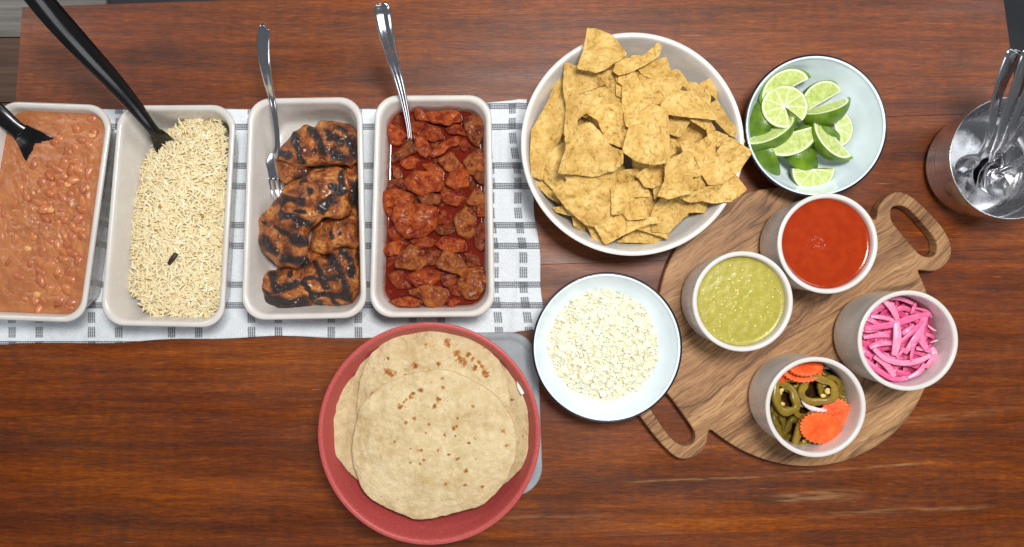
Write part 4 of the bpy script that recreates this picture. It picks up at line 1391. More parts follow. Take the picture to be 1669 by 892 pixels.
c2(5.2, (212, 520), (240, 470), (330, 395), (430, 408), (530, 480), (615, 602), (520, 590), (430, 583), (270, 562))
c2(4.8, (-60, 130), (10, 250), (80, 380), (145, 500), (60, 610), (-40, 640), (-70, 480), (-65, 350), (-100, 340))
cp(6.0, (1061, 172), (1086, 183), (1088, 215), (1089, 262), (1063, 266), (1038, 261), (1017, 245), (1020, 232), (1031, 196))
c4(6.2, (248, 205), (400, 125), (445, 160), (432, 300), (440, 412), (280, 455), (195, 433), (245, 330))
c4(3.8, (35, 292), (150, 213), (255, 203), (245, 345), (150, 385), (98, 372))
c4(3.0, (155, 368), (235, 358), (203, 432), (163, 470))
c4(5.0, (345, 60), (410, 45), (445, 160), (505, 285), (430, 305), (400, 180))
c4(4.4, (415, 105), (545, 15), (578, 62), (460, 158))
c4(4.6, (462, 155), (675, 5), (605, 80), (604, 172), (498, 238))
c4(5.2, (575, 185), (700, 25), (865, 128), (765, 272), (650, 355), (565, 355), (495, 245))
c4(4.0, (425, 310), (585, 278), (578, 375), (438, 405))
c4(4.9, (515, 475), (660, 348), (742, 288), (828, 402), (720, 480), (600, 494))
c4(4.5, (350, 450), (590, 365), (665, 355), (522, 475), (430, 490))
c4(2.4, (180, 505), (230, 445), (428, 480), (405, 565), (262, 705), (145, 695), (145, 580))
c4(2.0, (425, 485), (555, 488), (525, 565), (415, 562))
c4(2.8, (-20, 340), (92, 342), (115, 450), (95, 565), (-20, 610))
c4(3.3, (-30, 610), (135, 608), (135, 655), (-30, 695))
c4(2.6, (35, 685), (130, 648), (265, 700), (255, 755), (130, 712))
cp(1.2, (1007, 395), (1036, 374), (1051, 376), (1080, 389), (1062, 397), (1030, 395))
c2(3.0, (345, 325), (470, 338), (565, 400), (565, 505), (430, 412))
c2(2.4, (495, 345), (608, 288), (618, 462), (560, 405))
c2(3.6, (555, 505), (625, 470), (705, 600), (805, 720), (812, 765), (700, 705), (605, 605))
c2(3.4, (425, 605), (560, 600), (605, 672), (560, 690), (480, 640))
cp(4.8, (1002, 114), (1007, 98), (1030, 94), (1052, 89), (1070, 71), (1077, 76), (1072, 92), (1052, 105), (1030, 116), (1010, 121))
c2(4.0, (50, 235), (160, 180), (248, 152), (274, 240), (242, 315), (100, 285))
c2(2.8, (255, 615), (340, 535), (435, 592), (352, 725), (258, 695))
c2(3.8, (545, 665), (700, 720), (640, 800), (560, 770))


def clock(dx, dy):
    h = int(round((math.degrees(math.atan2(dx, -dy)) % 360) / 30)) % 12
    return ['twelve', 'one', 'two', 'three', 'four', 'five', 'six', 'seven', 'eight', 'nine', 'ten', 'eleven'][h]


def clock_labels(items, cx, cy, r0, r1, head, tail):
    "unique labels from clock position and ring, then order from the left"
    cells = {}
    for i, (x, y) in enumerate(items):
        d = math.hypot(x - cx, y - cy)
        if d < r0: k = 'at the very middle of ' + tail
        elif d < r1: k = "at %s o'clock, halfway out in %s" % (clock(x - cx, y - cy), tail)
        else: k = "at %s o'clock near the rim of %s" % (clock(x - cx, y - cy), tail)
        cells.setdefault(k, []).append(i)
    out = {}
    for k, l in cells.items():
        l.sort(key=lambda i: items[i][0])
        for j, i in enumerate(l):
            pre = '' if len(l) == 1 else (('left ' if j == 0 else 'right ') if len(l) == 2 else ['leftmost ', 'second ', 'third ', 'fourth ', 'fifth ', 'sixth ', 'seventh '][min(j, 6)])
            out[i] = pre + head + ' ' + k
    return out


def chip_z(x, y):
    d = math.hypot(x - 1031, y - 235) / 180
    return 0.074 - 0.016 * d * d


def make_chip(i, lev, poly, label, group):
    out = grow(chaikin(poly, 1, 0.07), 1.09)
    cxp = sum(p[0] for p in poly) / len(poly); cyp = sum(p[1] for p in poly) / len(poly)
    rr = random.Random(100 + i)
    gx = rr.uniform(-.24, .24); gy = rr.uniform(-.24, .24)
    a = rr.uniform(0, 3.14); cu = rr.uniform(-1.2, 2.2)
    ca, sa = math.cos(a), math.sin(a)
    zc = chip_z(cxp, cyp) - 0.006 + lev * 0.0062

    def zf(x, y, t):
        dx, dy = wl(x - cxp, .09), wl(cyp - y, .09)
        u = dx * ca + dy * sa
        z = zc + gx * dx + gy * dy + cu * 9.0 * u * u
        z += 0.6 * (chip_z(x, y) - chip_z(cxp, cyp))
        z += 0.0024 * nz((dx, dy, 0), 60, i) + 0.0016 * nz((dx, dy, 0), 150, i + 3) + 0.0008 * nz((dx, dy, 0), 340, i + 8)
        return z
    ov = resample(out, 96)
    ov = [(x + 0.9 * nz((x, y, 0), 0.16, i), y + 0.9 * nz((x, y, 0), 0.16, i + 5)) for x, y in ov]
    v, f, px = sheet(ov, zf, 0.0013, 96, 22)
    o = mk('tortilla_chip', v, f, M['chip'])
    return tag(o, label, 'chip', group)


cl = clock_labels([(sum(p[0] for p in q) / len(q), sum(p[1] for p in q) / len(q)) for l, q in CHIPS], 1031, 235, 36, 105, 'golden chip', 'the chip bowl')
for i, (l, q) in enumerate(CHIPS):
    make_chip(i, l, q, cl[i], 'tortilla chips on top of the heap')
# chips buried under the top ones
for i in range(26):
    a = i * 2.399; r = 22 + 108 * math.sqrt((i + .5) / 26)
    x, y = 1024 + r * math.cos(a), 240 + r * math.sin(a) * 0.98
    s = rnd.uniform(36, 48); t0 = rnd.uniform(0, 6.28)
    poly = [(x + s * rnd.uniform(.85, 1.1) * math.cos(t0 + k * 2.09 + d), y + s * rnd.uniform(.85, 1.1) * math.sin(t0 + k * 2.09 + d)) for k in range(3) for d in (-.22, .22)]
    poly = [(px, py) for px, py in poly]
    for j, (px, py) in enumerate(poly):
        d = math.hypot(px - 1026, py - 238)
        if d > 146: poly[j] = (1026 + (px - 1026) * 146 / d, 238 + (py - 238) * 146 / d)
    make_chip(200 + i, rnd.uniform(-1.6, 1.6), poly, 'golden chip buried beneath the top chips of the heap', 'buried tortilla chips')

# ------------------------------------------------------------------ limes
def lime_piece(name, R, A, phi, hemi, loc, rot, label, taper=1.0):
    """wedge of a lime: axis local z, azimuth 0..phi; hemi cuts it at z = 0 (radial face looks to -z)."""
    root = tag(empty(name, loc), label, 'lime', 'lime wedges in the enamel bowl')
    root.rotation_euler = rot
    na, nt = max(8, int(phi / 0.13)), 14
    t0, t1 = (0.0, math.pi / 2) if hemi else (0.0, math.pi)

    def pt(t, a, k=1.0):
        r = R * math.sin(t) ** 0.92 if t > 0 else 0
        z = A * math.cos(t) * (1 + 0.10 * abs(math.cos(t)) ** 8)
        return Vector((r * math.cos(a) * k, r * math.sin(a) * k, z * k))
    vs, fs = [], []
    for j in range(nt + 1):
        t = t0 + (t1 - t0) * j / nt
        if not hemi and j == nt: t = math.pi - 1e-3
        if j == 0: t = 1e-3
        for i in range(na + 1):
            vs.append(pt(t, phi * i / na))
    for j in range(nt):
        for i in range(na):
            a = j * (na + 1) + i
            fs.append((a, a + na + 1, a + na + 2, a + 1))
    me = fix_normals(mesh('rind', vs, fs, M['lime_rind']))
    link('rind', me, root)
    # meridional faces
    if phi < 6.2:
        for side in (0, 1):
            a = 0.0 if side == 0 else phi
            vs, fs, uv = [], [], []
            rows = 8
            for j in range(nt + 1):
                t = t0 + (t1 - t0) * j / nt
                if j == 0: t = 1e-3
                if not hemi and j == nt: t = math.pi - 1e-3
                p = pt(t, a)
                for k in range(rows + 1):
                    q = k / rows
                    rr = math.hypot(p.x, p.y) * q
                    d = Vector((-math.sin(a), math.cos(a), 0)) * (1 if side == 0 else -1)
                    puff = 0.0009 * math.sin(math.pi * q) * math.sin(t)
                    vs.append(Vector((rr * math.cos(a), rr * math.sin(a), p.z)) - d * puff * 0.8)
                    uv.append((p.z / A, rr / R))
            for j in range(nt):
                for k in range(rows):
                    i0 = j * (rows + 1) + k
                    f = (i0, i0 + rows + 1, i0 + rows + 2, i0 + 1)
                    fs.append(f if side else tuple(reversed(f)))
            me = mesh('cut_face', vs, fs, M['lime_s'])
            l = me.uv_layers.new(name='UVMap')
            for lp in me.loops: l.data[lp.index].uv = uv[lp.vertex_index]
            link('cut_face', me, root)
    if hemi:
        vs, fs, uv = [Vector((0, 0, 0))], [], [(0, 0)]
        rows = 8
        for k in range(1, rows + 1):
            for i in range(na + 1):
                a = phi * i / na
                rr = R * k / rows
                vs.append(Vector((rr * math.cos(a), rr * math.sin(a), -0.0007 * math.sin(math.pi * k / rows))))
                uv.append((rr * math.cos(a) / R, rr * math.sin(a) / R))
        for i in range(na):
            fs.append((0, 2 + i, 1 + i))
            for k in range(rows - 1):
                a0 = 1 + k * (na + 1) + i
                fs.append((a0, a0 + 1, a0 + na + 2, a0 + na + 1))
        me = mesh('round_face', vs, fs, M['lime_r'])
        l = me.uv_layers.new(name='UVMap')
        for lp in me.loops: l.data[lp.index].uv = uv[lp.vertex_index]
        link('round_face', me, root)
    return root


def basis(x, z):
    "rotation whose local z points along z and local x as near x as possible"
    z = Vector(z).normalized(); x = Vector(x); x = (x - z * x.dot(z)).normalized(); y = z.cross(x)
    return Matrix((x, y, z)).transposed().to_euler()


def LQ(x, y, z): return W(1210 + x / 4.46, 110 + y / 4.46, z)


deg = math.radians


def wedge(x, y, z, R, A, phi, axis, bis, label):
    "full-length wedge: core line along axis, rind towards bis"
    ax = Vector(axis).normalized(); b = Vector(bis); b = (b - ax * b.dot(ax)).normalized()
    xd = Matrix.Rotation(-deg(phi) / 2, 3, ax) @ b
    return lime_piece('lime_wedge', R, A, deg(phi), False, LQ(x, y, z), basis(xd, ax), label)


def half(x, y, z, R, A, phi, xdir, zdir, label):
    "piece of a cross-cut half: round face towards -zdir"
    return lime_piece('lime_wedge', R, A, deg(phi), True, LQ(x, y, z), basis(xdir, zdir), label)


half(308, 285, .047, .0262, .024, 330, (0.3, -1, 0), (0.12, -0.16, -1), 'broad lime half showing its round cut face, upper left of the heap')
wedge(315, 170, .040, .0240, .0300, 78, (0.88, 0.46, 0.05), (-0.42, 0.85, -0.35), 'narrow lime wedge at the top of the heap, touching the half lime')
wedge(150, 400, .022, .0225, .0280, 85, (0.04, 1, 0), (-0.55, 0, 0.8), 'lime wedge at the far left with its green rind facing up')
wedge(185, 440, .034, .0260, .0320, 82, (0.84, 0.50, 0.10), (0.30, -0.72, 0.18), 'lime wedge lying rind outwards over the left one, white core showing')
wedge(330, 480, .0395, .0265, .0350, 96, (0.93, 0.26, 0.02), (0.15, -0.60, -0.62), 'pale lime wedge with long flat cut face in the middle of the heap')
half(518, 738, .031, .0262, .022, 182, (1, 0.02, 0.0), (-0.05, 0.18, -1), 'half-moon lime piece with star of segments at the bottom of the heap')
wedge(668, 500, .036, .0270, .0310, 88, (0.62, -0.75, 0.05), (-0.72, -0.62, -0.22), 'lime wedge right of the middle, rind lower left and notched cut face')
half(675, 440, .026, .0238, .020, 190, (-0.35, 1, 0), (-0.18, -0.05, -1), 'flat half-moon lime piece at the right edge of the heap')
wedge(585, 275, .033, .0255, .0290, 84, (0.94, 0.30, 0.05), (0.08, -0.72, 0.26), 'lime wedge at the upper right with whitish cut edge above its rind')
wedge(580, 255, .024, .0250, .0275, 76, (0.86, 0.50, 0.0), (-0.45, 0.82, -0.35), 'lime crescent at the top right of the heap, behind another wedge')
wedge(190, 620, .021, .0225, .0270, 78, (0.45, -0.9, 0), (-0.6, -0.3, 0.7), 'green lime rind at the lower left, under the other wedges')
wedge(530, 500, .018, .0225, .0270, 80, (1, -0.2, 0), (0.1, -0.3, 0.9), 'dark green lime rind seen in the gap at the centre of the heap')
wedge(390, 650, .017, .0225, .0270, 80, (0.7, -0.6, 0), (0.2, -0.3, 0.8), 'small edge of lime rind beneath the half-moon piece at the bottom')

# ------------------------------------------------------------------ crumbled cheese
ch_cx, ch_cy = 983, 564
che = tag(empty('crumbled_cheese', W(ch_cx, ch_cy, 0.006)), 'mound of crumbled white cheese in the enamel bowl', 'cheese')
c_out = chaikin(crop(848, 418, 2.42, [(330, 105), (400, 135), (470, 160), (500, 210), (535, 290), (570, 370), (575, 440), (545, 500), (480, 560), (390, 595), (320, 612), (250, 580), (170, 540), (140, 480), (95, 410), (80, 340), (95, 280), (140, 230), (200, 160), (270, 130)]), 2)


def che_z(x, y):
    d = math.hypot(x - ch_cx, y - ch_cy) / 100
    return 0.0315 - 0.015 * d * d + 0.0030 * nz((x, y, 0), 0.055, 5) + 0.0022 * nz((x, y, 0), 0.12, 6)


cb = mat_simple('cheese_crumb_bed', (234, 222, 184), 0.8, 0.2, var=0.09, bump=0.8, bscale=300, bdist=0.002)
v, f, _ = sheet(c_out, lambda x, y, t: che_z(x, y) - 0.0012 - 0.012 * max(0, t - .9) * 5, 0.006, 90, 20)
tag(mk('cheese_bed', v, f, cb, che), kind='stuff')
crumb_geo = []
for k in range(10):
    bm = bmesh.new()
    bmesh.ops.create_icosphere(bm, subdivisions=2 if k < 4 else 1, radius=1.0)
    vs = []
    for q in bm.verts:
        p = q.co.copy()
        p *= 1 + 0.42 * nz(p, 1.3, k * 3.1) + 0.25 * nz(p, 3.0, k)
        p.z *= 0.8
        vs.append(p)
    crumb_geo.append((vs, [tuple(w.index for w in fc.verts) for fc in bm.faces]))
    bm.free()
crumb_me = [mesh('cheese_crumb', v, f, M['cheese']) for v, f in crumb_geo]
bv, bf = [], []
rc = random.Random(5)
cnt = 0
while cnt < 4300:
    x, y = rc.uniform(875, 1090), rc.uniform(455, 675)
    if not in_poly((x, y), c_out): continue
    cnt += 1
    top = cnt > 4010
    if top:
        s = rc.choice([rc.uniform(0.0018, 0.003), rc.uniform(0.003, 0.0060)]); g = rc.randrange(4)
    else:
        s = rc.uniform(0.0010, 0.0026); g = rc.randrange(10)
    gap = nz((x, y, 0), 0.07, 11)
    if gap > 0.46 and (top or rc.random() < 0.6): 
        if top: cnt -= 1
        continue
    z = che_z(x, y) + (rc.uniform(-.0005, .0008) if not top else 0.0004)
    E = Euler((rc.uniform(0, 6.28), rc.uniform(0, 6.28), rc.uniform(0, 6.28)))
    if top:
        o = link('cheese_crumb', crumb_me[g], che, W(x, y, z) - che.location)
        o.rotation_euler = E; o.scale = (s, s, s)
        o.color = lin(rc.choice([(240, 237, 214), (243, 241, 220), (237, 232, 204), (241, 235, 208)]))
    else:
        m3 = E.to_matrix() * s; p = W(x, y, z); b0 = len(bv)
        bv += [m3 @ q + p for q in crumb_geo[g][0]]; bf += [tuple(b0 + i for i in fc) for fc in crumb_geo[g][1]]
ck = mk('fine_crumbs', bv, bf, M['cheese'], che)
ck.color = lin((240, 236, 210)); tag(ck, kind='stuff')

# ------------------------------------------------------------------ serving board
BZ = 0.018
ell = []
ea = math.radians(48)


def ellp(deg_):
    a = math.radians(deg_)
    u, w = 236 * math.cos(a), 217 * math.sin(a)
    return (1298 + u * math.cos(ea) - w * math.sin(ea), 533 + u * math.sin(ea) + w * math.cos(ea))


def ang_of(p):
    dx, dy = p[0] - 1298, p[1] - 533
    u = dx * math.cos(ea) + dy * math.sin(ea); w = -dx * math.sin(ea) + dy * math.cos(ea)
    return math.degrees(math.atan2(w / 217, u / 236))


up_h = crop(1400, 290, 4.694, [(130, 330), (140, 285), (148, 225), (200, 150), (260, 115), (310, 101), (400, 135), (520, 240), (640, 370), (700, 480), (716, 570), (690, 640), (610, 708), (540, 716), (470, 704), (452, 712)])
lo_h = [(1157, 699), (1154, 708), (1153, 721), (1148, 734), (1131, 746), (1113, 750), (1097, 743), (1075, 721), (1052, 692), (1034, 665), (1020, 635), (1015, 612), (1022, 592), (1040, 584), (1062, 587), (1078, 596)]
outline = list(up_h)
a0, a1 = ang_of(up_h[-1]), ang_of(lo_h[0])
while a1 < a0: a1 += 360
outline += [ellp(a0 + (a1 - a0) * k / 40) for k in range(1, 40)]
outline += lo_h
b0, b1 = ang_of(lo_h[-1]), ang_of(up_h[0])
while b1 < b0: b1 += 360
outline += [ellp(b0 + (b1 - b0) * k / 40) for k in range(1, 40)]
slot1 = chaikin(crop(1400, 290, 4.694, [(262, 215), (350, 212), (430, 280), (505, 370), (585, 462), (603, 530), (590, 585), (555, 608), (505, 605), (455, 578), (400, 512), (320, 415), (248, 330), (244, 255)]), 2)
slot2 = chaikin(crop(1030, 560, 4.46, [(265, 370), (330, 460), (420, 580), (462, 650), (458, 705), (430, 738), (375, 750), (305, 712), (235, 630), (150, 500), (80, 390), (60, 320), (100, 265), (170, 268)]), 2)


def sm(p):
    return chaikin(p, 1)


cur = bpy.data.curves.new('board_outline', 'CURVE')
cur.dimensions = '2D'; cur.fill_mode = 'BOTH'
bc = W(1298, 533, BZ)
for pts in (sm(outline), slot1, slot2):
    s = cur.splines.new('POLY'); s.points.add(len(pts) - 1)
    for i, p in enumerate(pts):
        w = W(p[0], p[1], BZ)
        s.points[i].co = (w.x - bc.x, w.y - bc.y, 0, 1)
    s.use_cyclic_u = True
cur.extrude = 0.0066; cur.bevel_depth = 0.0022; cur.bevel_resolution = 3; cur.offset = -0.0022
tmp = bpy.data.objects.new('tmp', cur); COL.objects.link(tmp)
dg = bpy.context.evaluated_depsgraph_get()
bme = bpy.data.meshes.new_from_object(tmp.evaluated_get(dg))
bpy.data.objects.remove(tmp); bpy.data.curves.remove(cur)
bme.materials.clear(); bme.materials.append(M['board'])
bme.polygons.foreach_set('use_smooth', [False] * len(bme.polygons))
tag(link('serving_board', bme, None, (bc.x, bc.y, 0.0092)), 'round mango wood serving board with two slotted handles under the four cups', 'board')

# ------------------------------------------------------------------ four cups
CUPH = 0.076
CZ = BZ + 0.0004
CUP = [(0, 0.0), (0.60, 0.0), (0.80, 0.004), (0.885, 0.03), (0.935, 0.09), (0.955, 0.20), (0.965, 0.50), (0.972, 0.80), (0.985, 0.93), (1.0, 0.965), (0.998, 0.988), (0.978, 1.0), (0.945, 1.0), (0.915, 0.988), (0.900, 0.955), (0.893, 0.85), (0.885, 0.50), (0.868, 0.22), (0.82, 0.11), (0.70, 0.075), (0.4, 0.065), (0, 0.065)]


def cup(px, py, label):
    o, c, R = bowl('stoneware_cup', px, py, 82, CZ + CUPH, CZ, CUP, M['cup'], label, 'cup', 'stoneware cups on the serving board', 112)
    return c, R


red_c, cR = cup(1349.5, 397, 'stoneware cup holding smooth red salsa')
grn_c, _ = cup(1211, 491.5, 'stoneware cup holding speckled green salsa')
pnk_c, _ = cup(1480.5, 555.5, 'stoneware cup holding pink pickled onions')
jal_c, _ = cup(1330, 664, 'stoneware cup holding pickled jalapeño rings and carrots')


def salsa(name, c, frac, r, mat, label, amp, seed, center=(0, 0), cr=0.02, camp=0.0):
    z = CZ + CUPH * frac
    n_, m_ = 96, 34
    vs, fs = [], []
    for j in range(m_):
        t = 1 - j / m_
        for k in range(n_):
            a = 2 * math.pi * k / n_
            x, y = r * t * math.cos(a), r * t * math.sin(a)
            h = amp * nz((x, y, 0), 130, seed) + amp * .6 * nz((x, y, 0), 380, seed)
            d = math.hypot(x - center[0], y - center[1])
            h += camp * math.exp(-(d / cr) ** 2) * nz((x, y, 0), 420, seed + 4)
            h *= min(1, (1 - t) * 6)
            h += (0.0014 + 0.0016 * max(0, nz((math.cos(a) * 2, math.sin(a) * 2, 0), 1.0, seed))) * max(0, (t - 0.94) / 0.06) ** 2
            vs.append(Vector((c.x + x, c.y + y, z + h)))
    vs.append(Vector((c.x, c.y, z)))
    lo = len(vs)
    for k in range(n_):
        a = 2 * math.pi * k / n_
        vs.append(Vector((c.x + r * .95 * math.cos(a), c.y + r * .95 * math.sin(a), z - 0.02)))
    for j in range(m_ - 1):
        for k in range(n_):
            k2 = (k + 1) % n_
            fs.append((j * n_ + k, j * n_ + k2, (j + 1) * n_ + k2, (j + 1) * n_ + k))
    for k in range(n_):
        k2 = (k + 1) % n_
        fs.append(((m_ - 1) * n_ + k, (m_ - 1) * n_ + k2, m_ * n_)); fs.append((k2, k, lo + k, lo + k2))
    fs.append(tuple(lo + k for k in reversed(range(n_))))
    return tag(mk(name, vs, fs, mat), label, 'salsa')


red_m = mat_liquid('red_salsa', (150, 42, 6), (164, 52, 9), 0.16, 90, 0.1, 260, [((178, 74, 24), 420, 0.70, 0.78, 0.5)])
grn_m = mat_liquid('green_salsa', (158, 150, 56), (174, 164, 68), 0.28, 150, 0.22, 420, [((150, 132, 44), 260, 0.6, 0.75, 0.5), ((212, 206, 128), 380, 0.66, 0.72, 0.6), ((70, 56, 16), 330, 0.735, 0.765, 0.8)])
salsa('red_salsa', red_c, 0.90, cR * 0.893, red_m, 'smooth dark red salsa in its stoneware cup', 0.00018, 3, (-0.012, -0.004), 0.014, 0.0009)
salsa('green_salsa', grn_c, 0.86, cR * 0.891, grn_m, 'olive green salsa speckled with seeds in its stoneware cup', 0.00035, 6)
seed_m = mat_simple('tomatillo_seed', (226, 206, 138), 0.35)
sd = random.Random(3)
vs, fs = [], []
ev2, ef2 = ellipsoid(8, 5, 0)
for i in range(46):
    a, q = sd.uniform(0, 6.28), cR * 0.85 * math.sqrt(sd.random())
    s = sd.uniform(0.0006, 0.0012)
    E = Euler((0, 0, sd.uniform(0, 6.28))).to_matrix()
    p = Vector((grn_c.x + q * math.cos(a), grn_c.y + q * math.sin(a), CZ + CUPH * .86 + 0.0002)); b0 = len(vs)
    vs += [E @ Vector((x * s * 1.3, y * s, z * s * .5)) + p for x, y, z in ev2]; fs += [tuple(b0 + k for k in f) for f in ef2]
tag(mk('salsa_seeds', vs, fs, seed_m), 'pale seeds scattered on the green salsa', 'seeds', kind='stuff')

# ------------------------------------------------------------------ pickled onions
pink_m = mat_liquid('onion_brine', (176, 40, 90), (196, 64, 112), 0.12, 70, 0.2, 120)
salsa('onion_brine', pnk_c, 0.50, cR * 0.878, pink_m, 'dark pink brine beneath the pickled onions', 0.0004, 9)


def on(p): return crop(1380, 470, 5.247, p)


def in_cup(w, c, z):
    "keep a point inside the cup wall"
    d = Vector((w.x - c.x, w.y - c.y)); lim = cR * 0.83
    if d.length > lim: d *= lim / d.length
    return Vector((c.x + d.x, c.y + d.y, w.z))


ON = [([(320, 100), (380, 180), (430, 260)], 62, 5), ([(350, 92), (450, 95), (560, 130)], 45, 3), ([(420, 195), (480, 172), (545, 190)], 55, 3), ([(590, 135), (575, 170), (555, 215)], 46, 5), ([(600, 172), (700, 190), (790, 205)], 32, 4),
      ([(215, 240), (300, 250), (392, 272)], 46, 4), ([(155, 250), (210, 290), (275, 312)], 52, 3), ([(200, 335), (400, 305), (600, 245), (705, 222)], 68, 6), ([(125, 350), (190, 352), (255, 350)], 56, 3), ([(155, 425), (250, 418), (355, 408)], 46, 4),
      ([(205, 505), (290, 490), (385, 470)], 62, 5), ([(425, 300), (430, 430), (410, 562)], 78, 8), ([(478, 385), (520, 355), (575, 325)], 62, 6), ([(465, 455), (560, 370), (645, 285)], 46, 7), ([(505, 545), (560, 430), (645, 335)], 58, 8),
      ([(555, 615), (580, 500), (622, 428)], 42, 8), ([(672, 255), (650, 380), (682, 515)], 78, 7), ([(435, 595), (465, 555), (492, 518)], 30, 9), ([(258, 528), (350, 608), (480, 640), (600, 622), (695, 578)], 56, 7), ([(245, 590), (330, 650), (402, 745)], 66, 5),
      ([(128, 520), (165, 545), (205, 575)], 62, 4), ([(200, 660), (300, 722), (420, 782), (560, 762)], 52, 4), ([(535, 775), (620, 722), (665, 655)], 52, 5), ([(722, 515), (742, 580), (700, 685)], 74, 5), ([(735, 560), (790, 572), (850, 582)], 26, 5),
      ([(698, 320), (730, 345), (760, 362)], 20, 4), ([(600, 515), (650, 525), (705, 540)], 52, 4), ([(535, 665), (580, 655), (625, 640)], 42, 3), ([(292, 150), (250, 175), (215, 205)], 52, 4), ([(270, 385), (330, 375), (370, 370)], 40, 3),
      ([(720, 465), (770, 455), (800, 452)], 16, 4), ([(150, 590), (200, 630), (260, 680)], 46, 3), ([(560, 260), (600, 285), (640, 300)], 40, 4), ([(330, 560), (400, 590), (470, 600)], 36, 4)]
PINKS = [(236, 112, 158), (242, 130, 170), (230, 102, 150), (246, 146, 180)]
ol = clock_labels([(sum(x for x, y in on(p)) / len(p), sum(y for x, y in on(p)) / len(p)) for p, w, l in ON], 1463, 555, 22, 52, 'pink onion strip', 'the onion heap')
ro_ = random.Random(8)


def stretch(pts, k):
    m = pts[len(pts) // 2]
    q = [(m[0] + (x - m[0]) * k, m[1] + (y - m[1]) * k) for x, y in pts]
    if len(q) == 3:      # limp bend
        dx, dy = q[2][0] - q[0][0], q[2][1] - q[0][1]
        b = ro_.uniform(-.10, .10)
        q[1] = (q[1][0] - dy * b, q[1][1] + dx * b)
    return q


def onion(pts, w, z, col, label, group, seed):
    path = [in_cup(W(x, y, z + dz), pnk_c, z) for (x, y), dz in zip(pts, [0, 0.002, 0.0012, 0.0015, 0])]
    hw = wl(w / 5.247 / 2, z)
    m = len(path)
    up = Vector((ro_.uniform(-.5, .5), ro_.uniform(-.5, .5), 1))
    v, f = sweep(path, [(hw * (0.72 if i in (0, m - 1) else 1.0), 0.0008 if i not in (0, m - 1) else 0.0005) for i in range(m)], 10, up=up, power=2.6, sub=7)
    o = mk('onion_strip', v, f, M['onion'], fix=True)
    c = lin(col); o.color = c
    return tag(o, label, 'onion', group)


for i, (p, w, l) in enumerate(ON):
    onion(stretch(on(p), 1.12), w * 0.88, CZ + CUPH * 0.60 + l * 0.0013, (246, 186, 204) if w < 30 else ro_.choice(PINKS), ol[i], 'pickled onion strips on top', i)
for i in range(84):
    a, q = ro_.uniform(0, 6.28), 60 * math.sqrt(ro_.random())
    x, y = 1456 + q * math.cos(a) * 0.92, 555 + q * math.sin(a)
    b, L = ro_.uniform(0, 3.14), ro_.uniform(14, 30)
    k = ro_.uniform(-.6, .6)
    pts = [(x - L * math.cos(b), y - L * math.sin(b)), (x - k * L * math.sin(b), y + k * L * math.cos(b)), (x + L * math.cos(b), y + L * math.sin(b))]
    onion(pts, ro_.uniform(34, 56), CZ + CUPH * 0.52 + ro_.uniform(0, .0075), ro_.choice([(224, 88, 138), (230, 104, 150), (212, 72, 124)]), 'deeper pink onion strip lying beneath the top strips', 'buried pickled onion strips', 100 + i)

# ------------------------------------------------------------------ jalapeños and carrots
brine_m = mat_liquid('pepper_brine', (46, 28, 14), (66, 42, 20), 0.1, 70, 0.2, 120)
salsa('pepper_brine', jal_c, 0.42, cR * 0.872, brine_m, 'dark brown pickling brine at the bottom of the jalapeño cup', 0.0004, 12)


def JQ(x, y, z): return W(1230 + x / 4.956, 570 + y / 4.956, z)


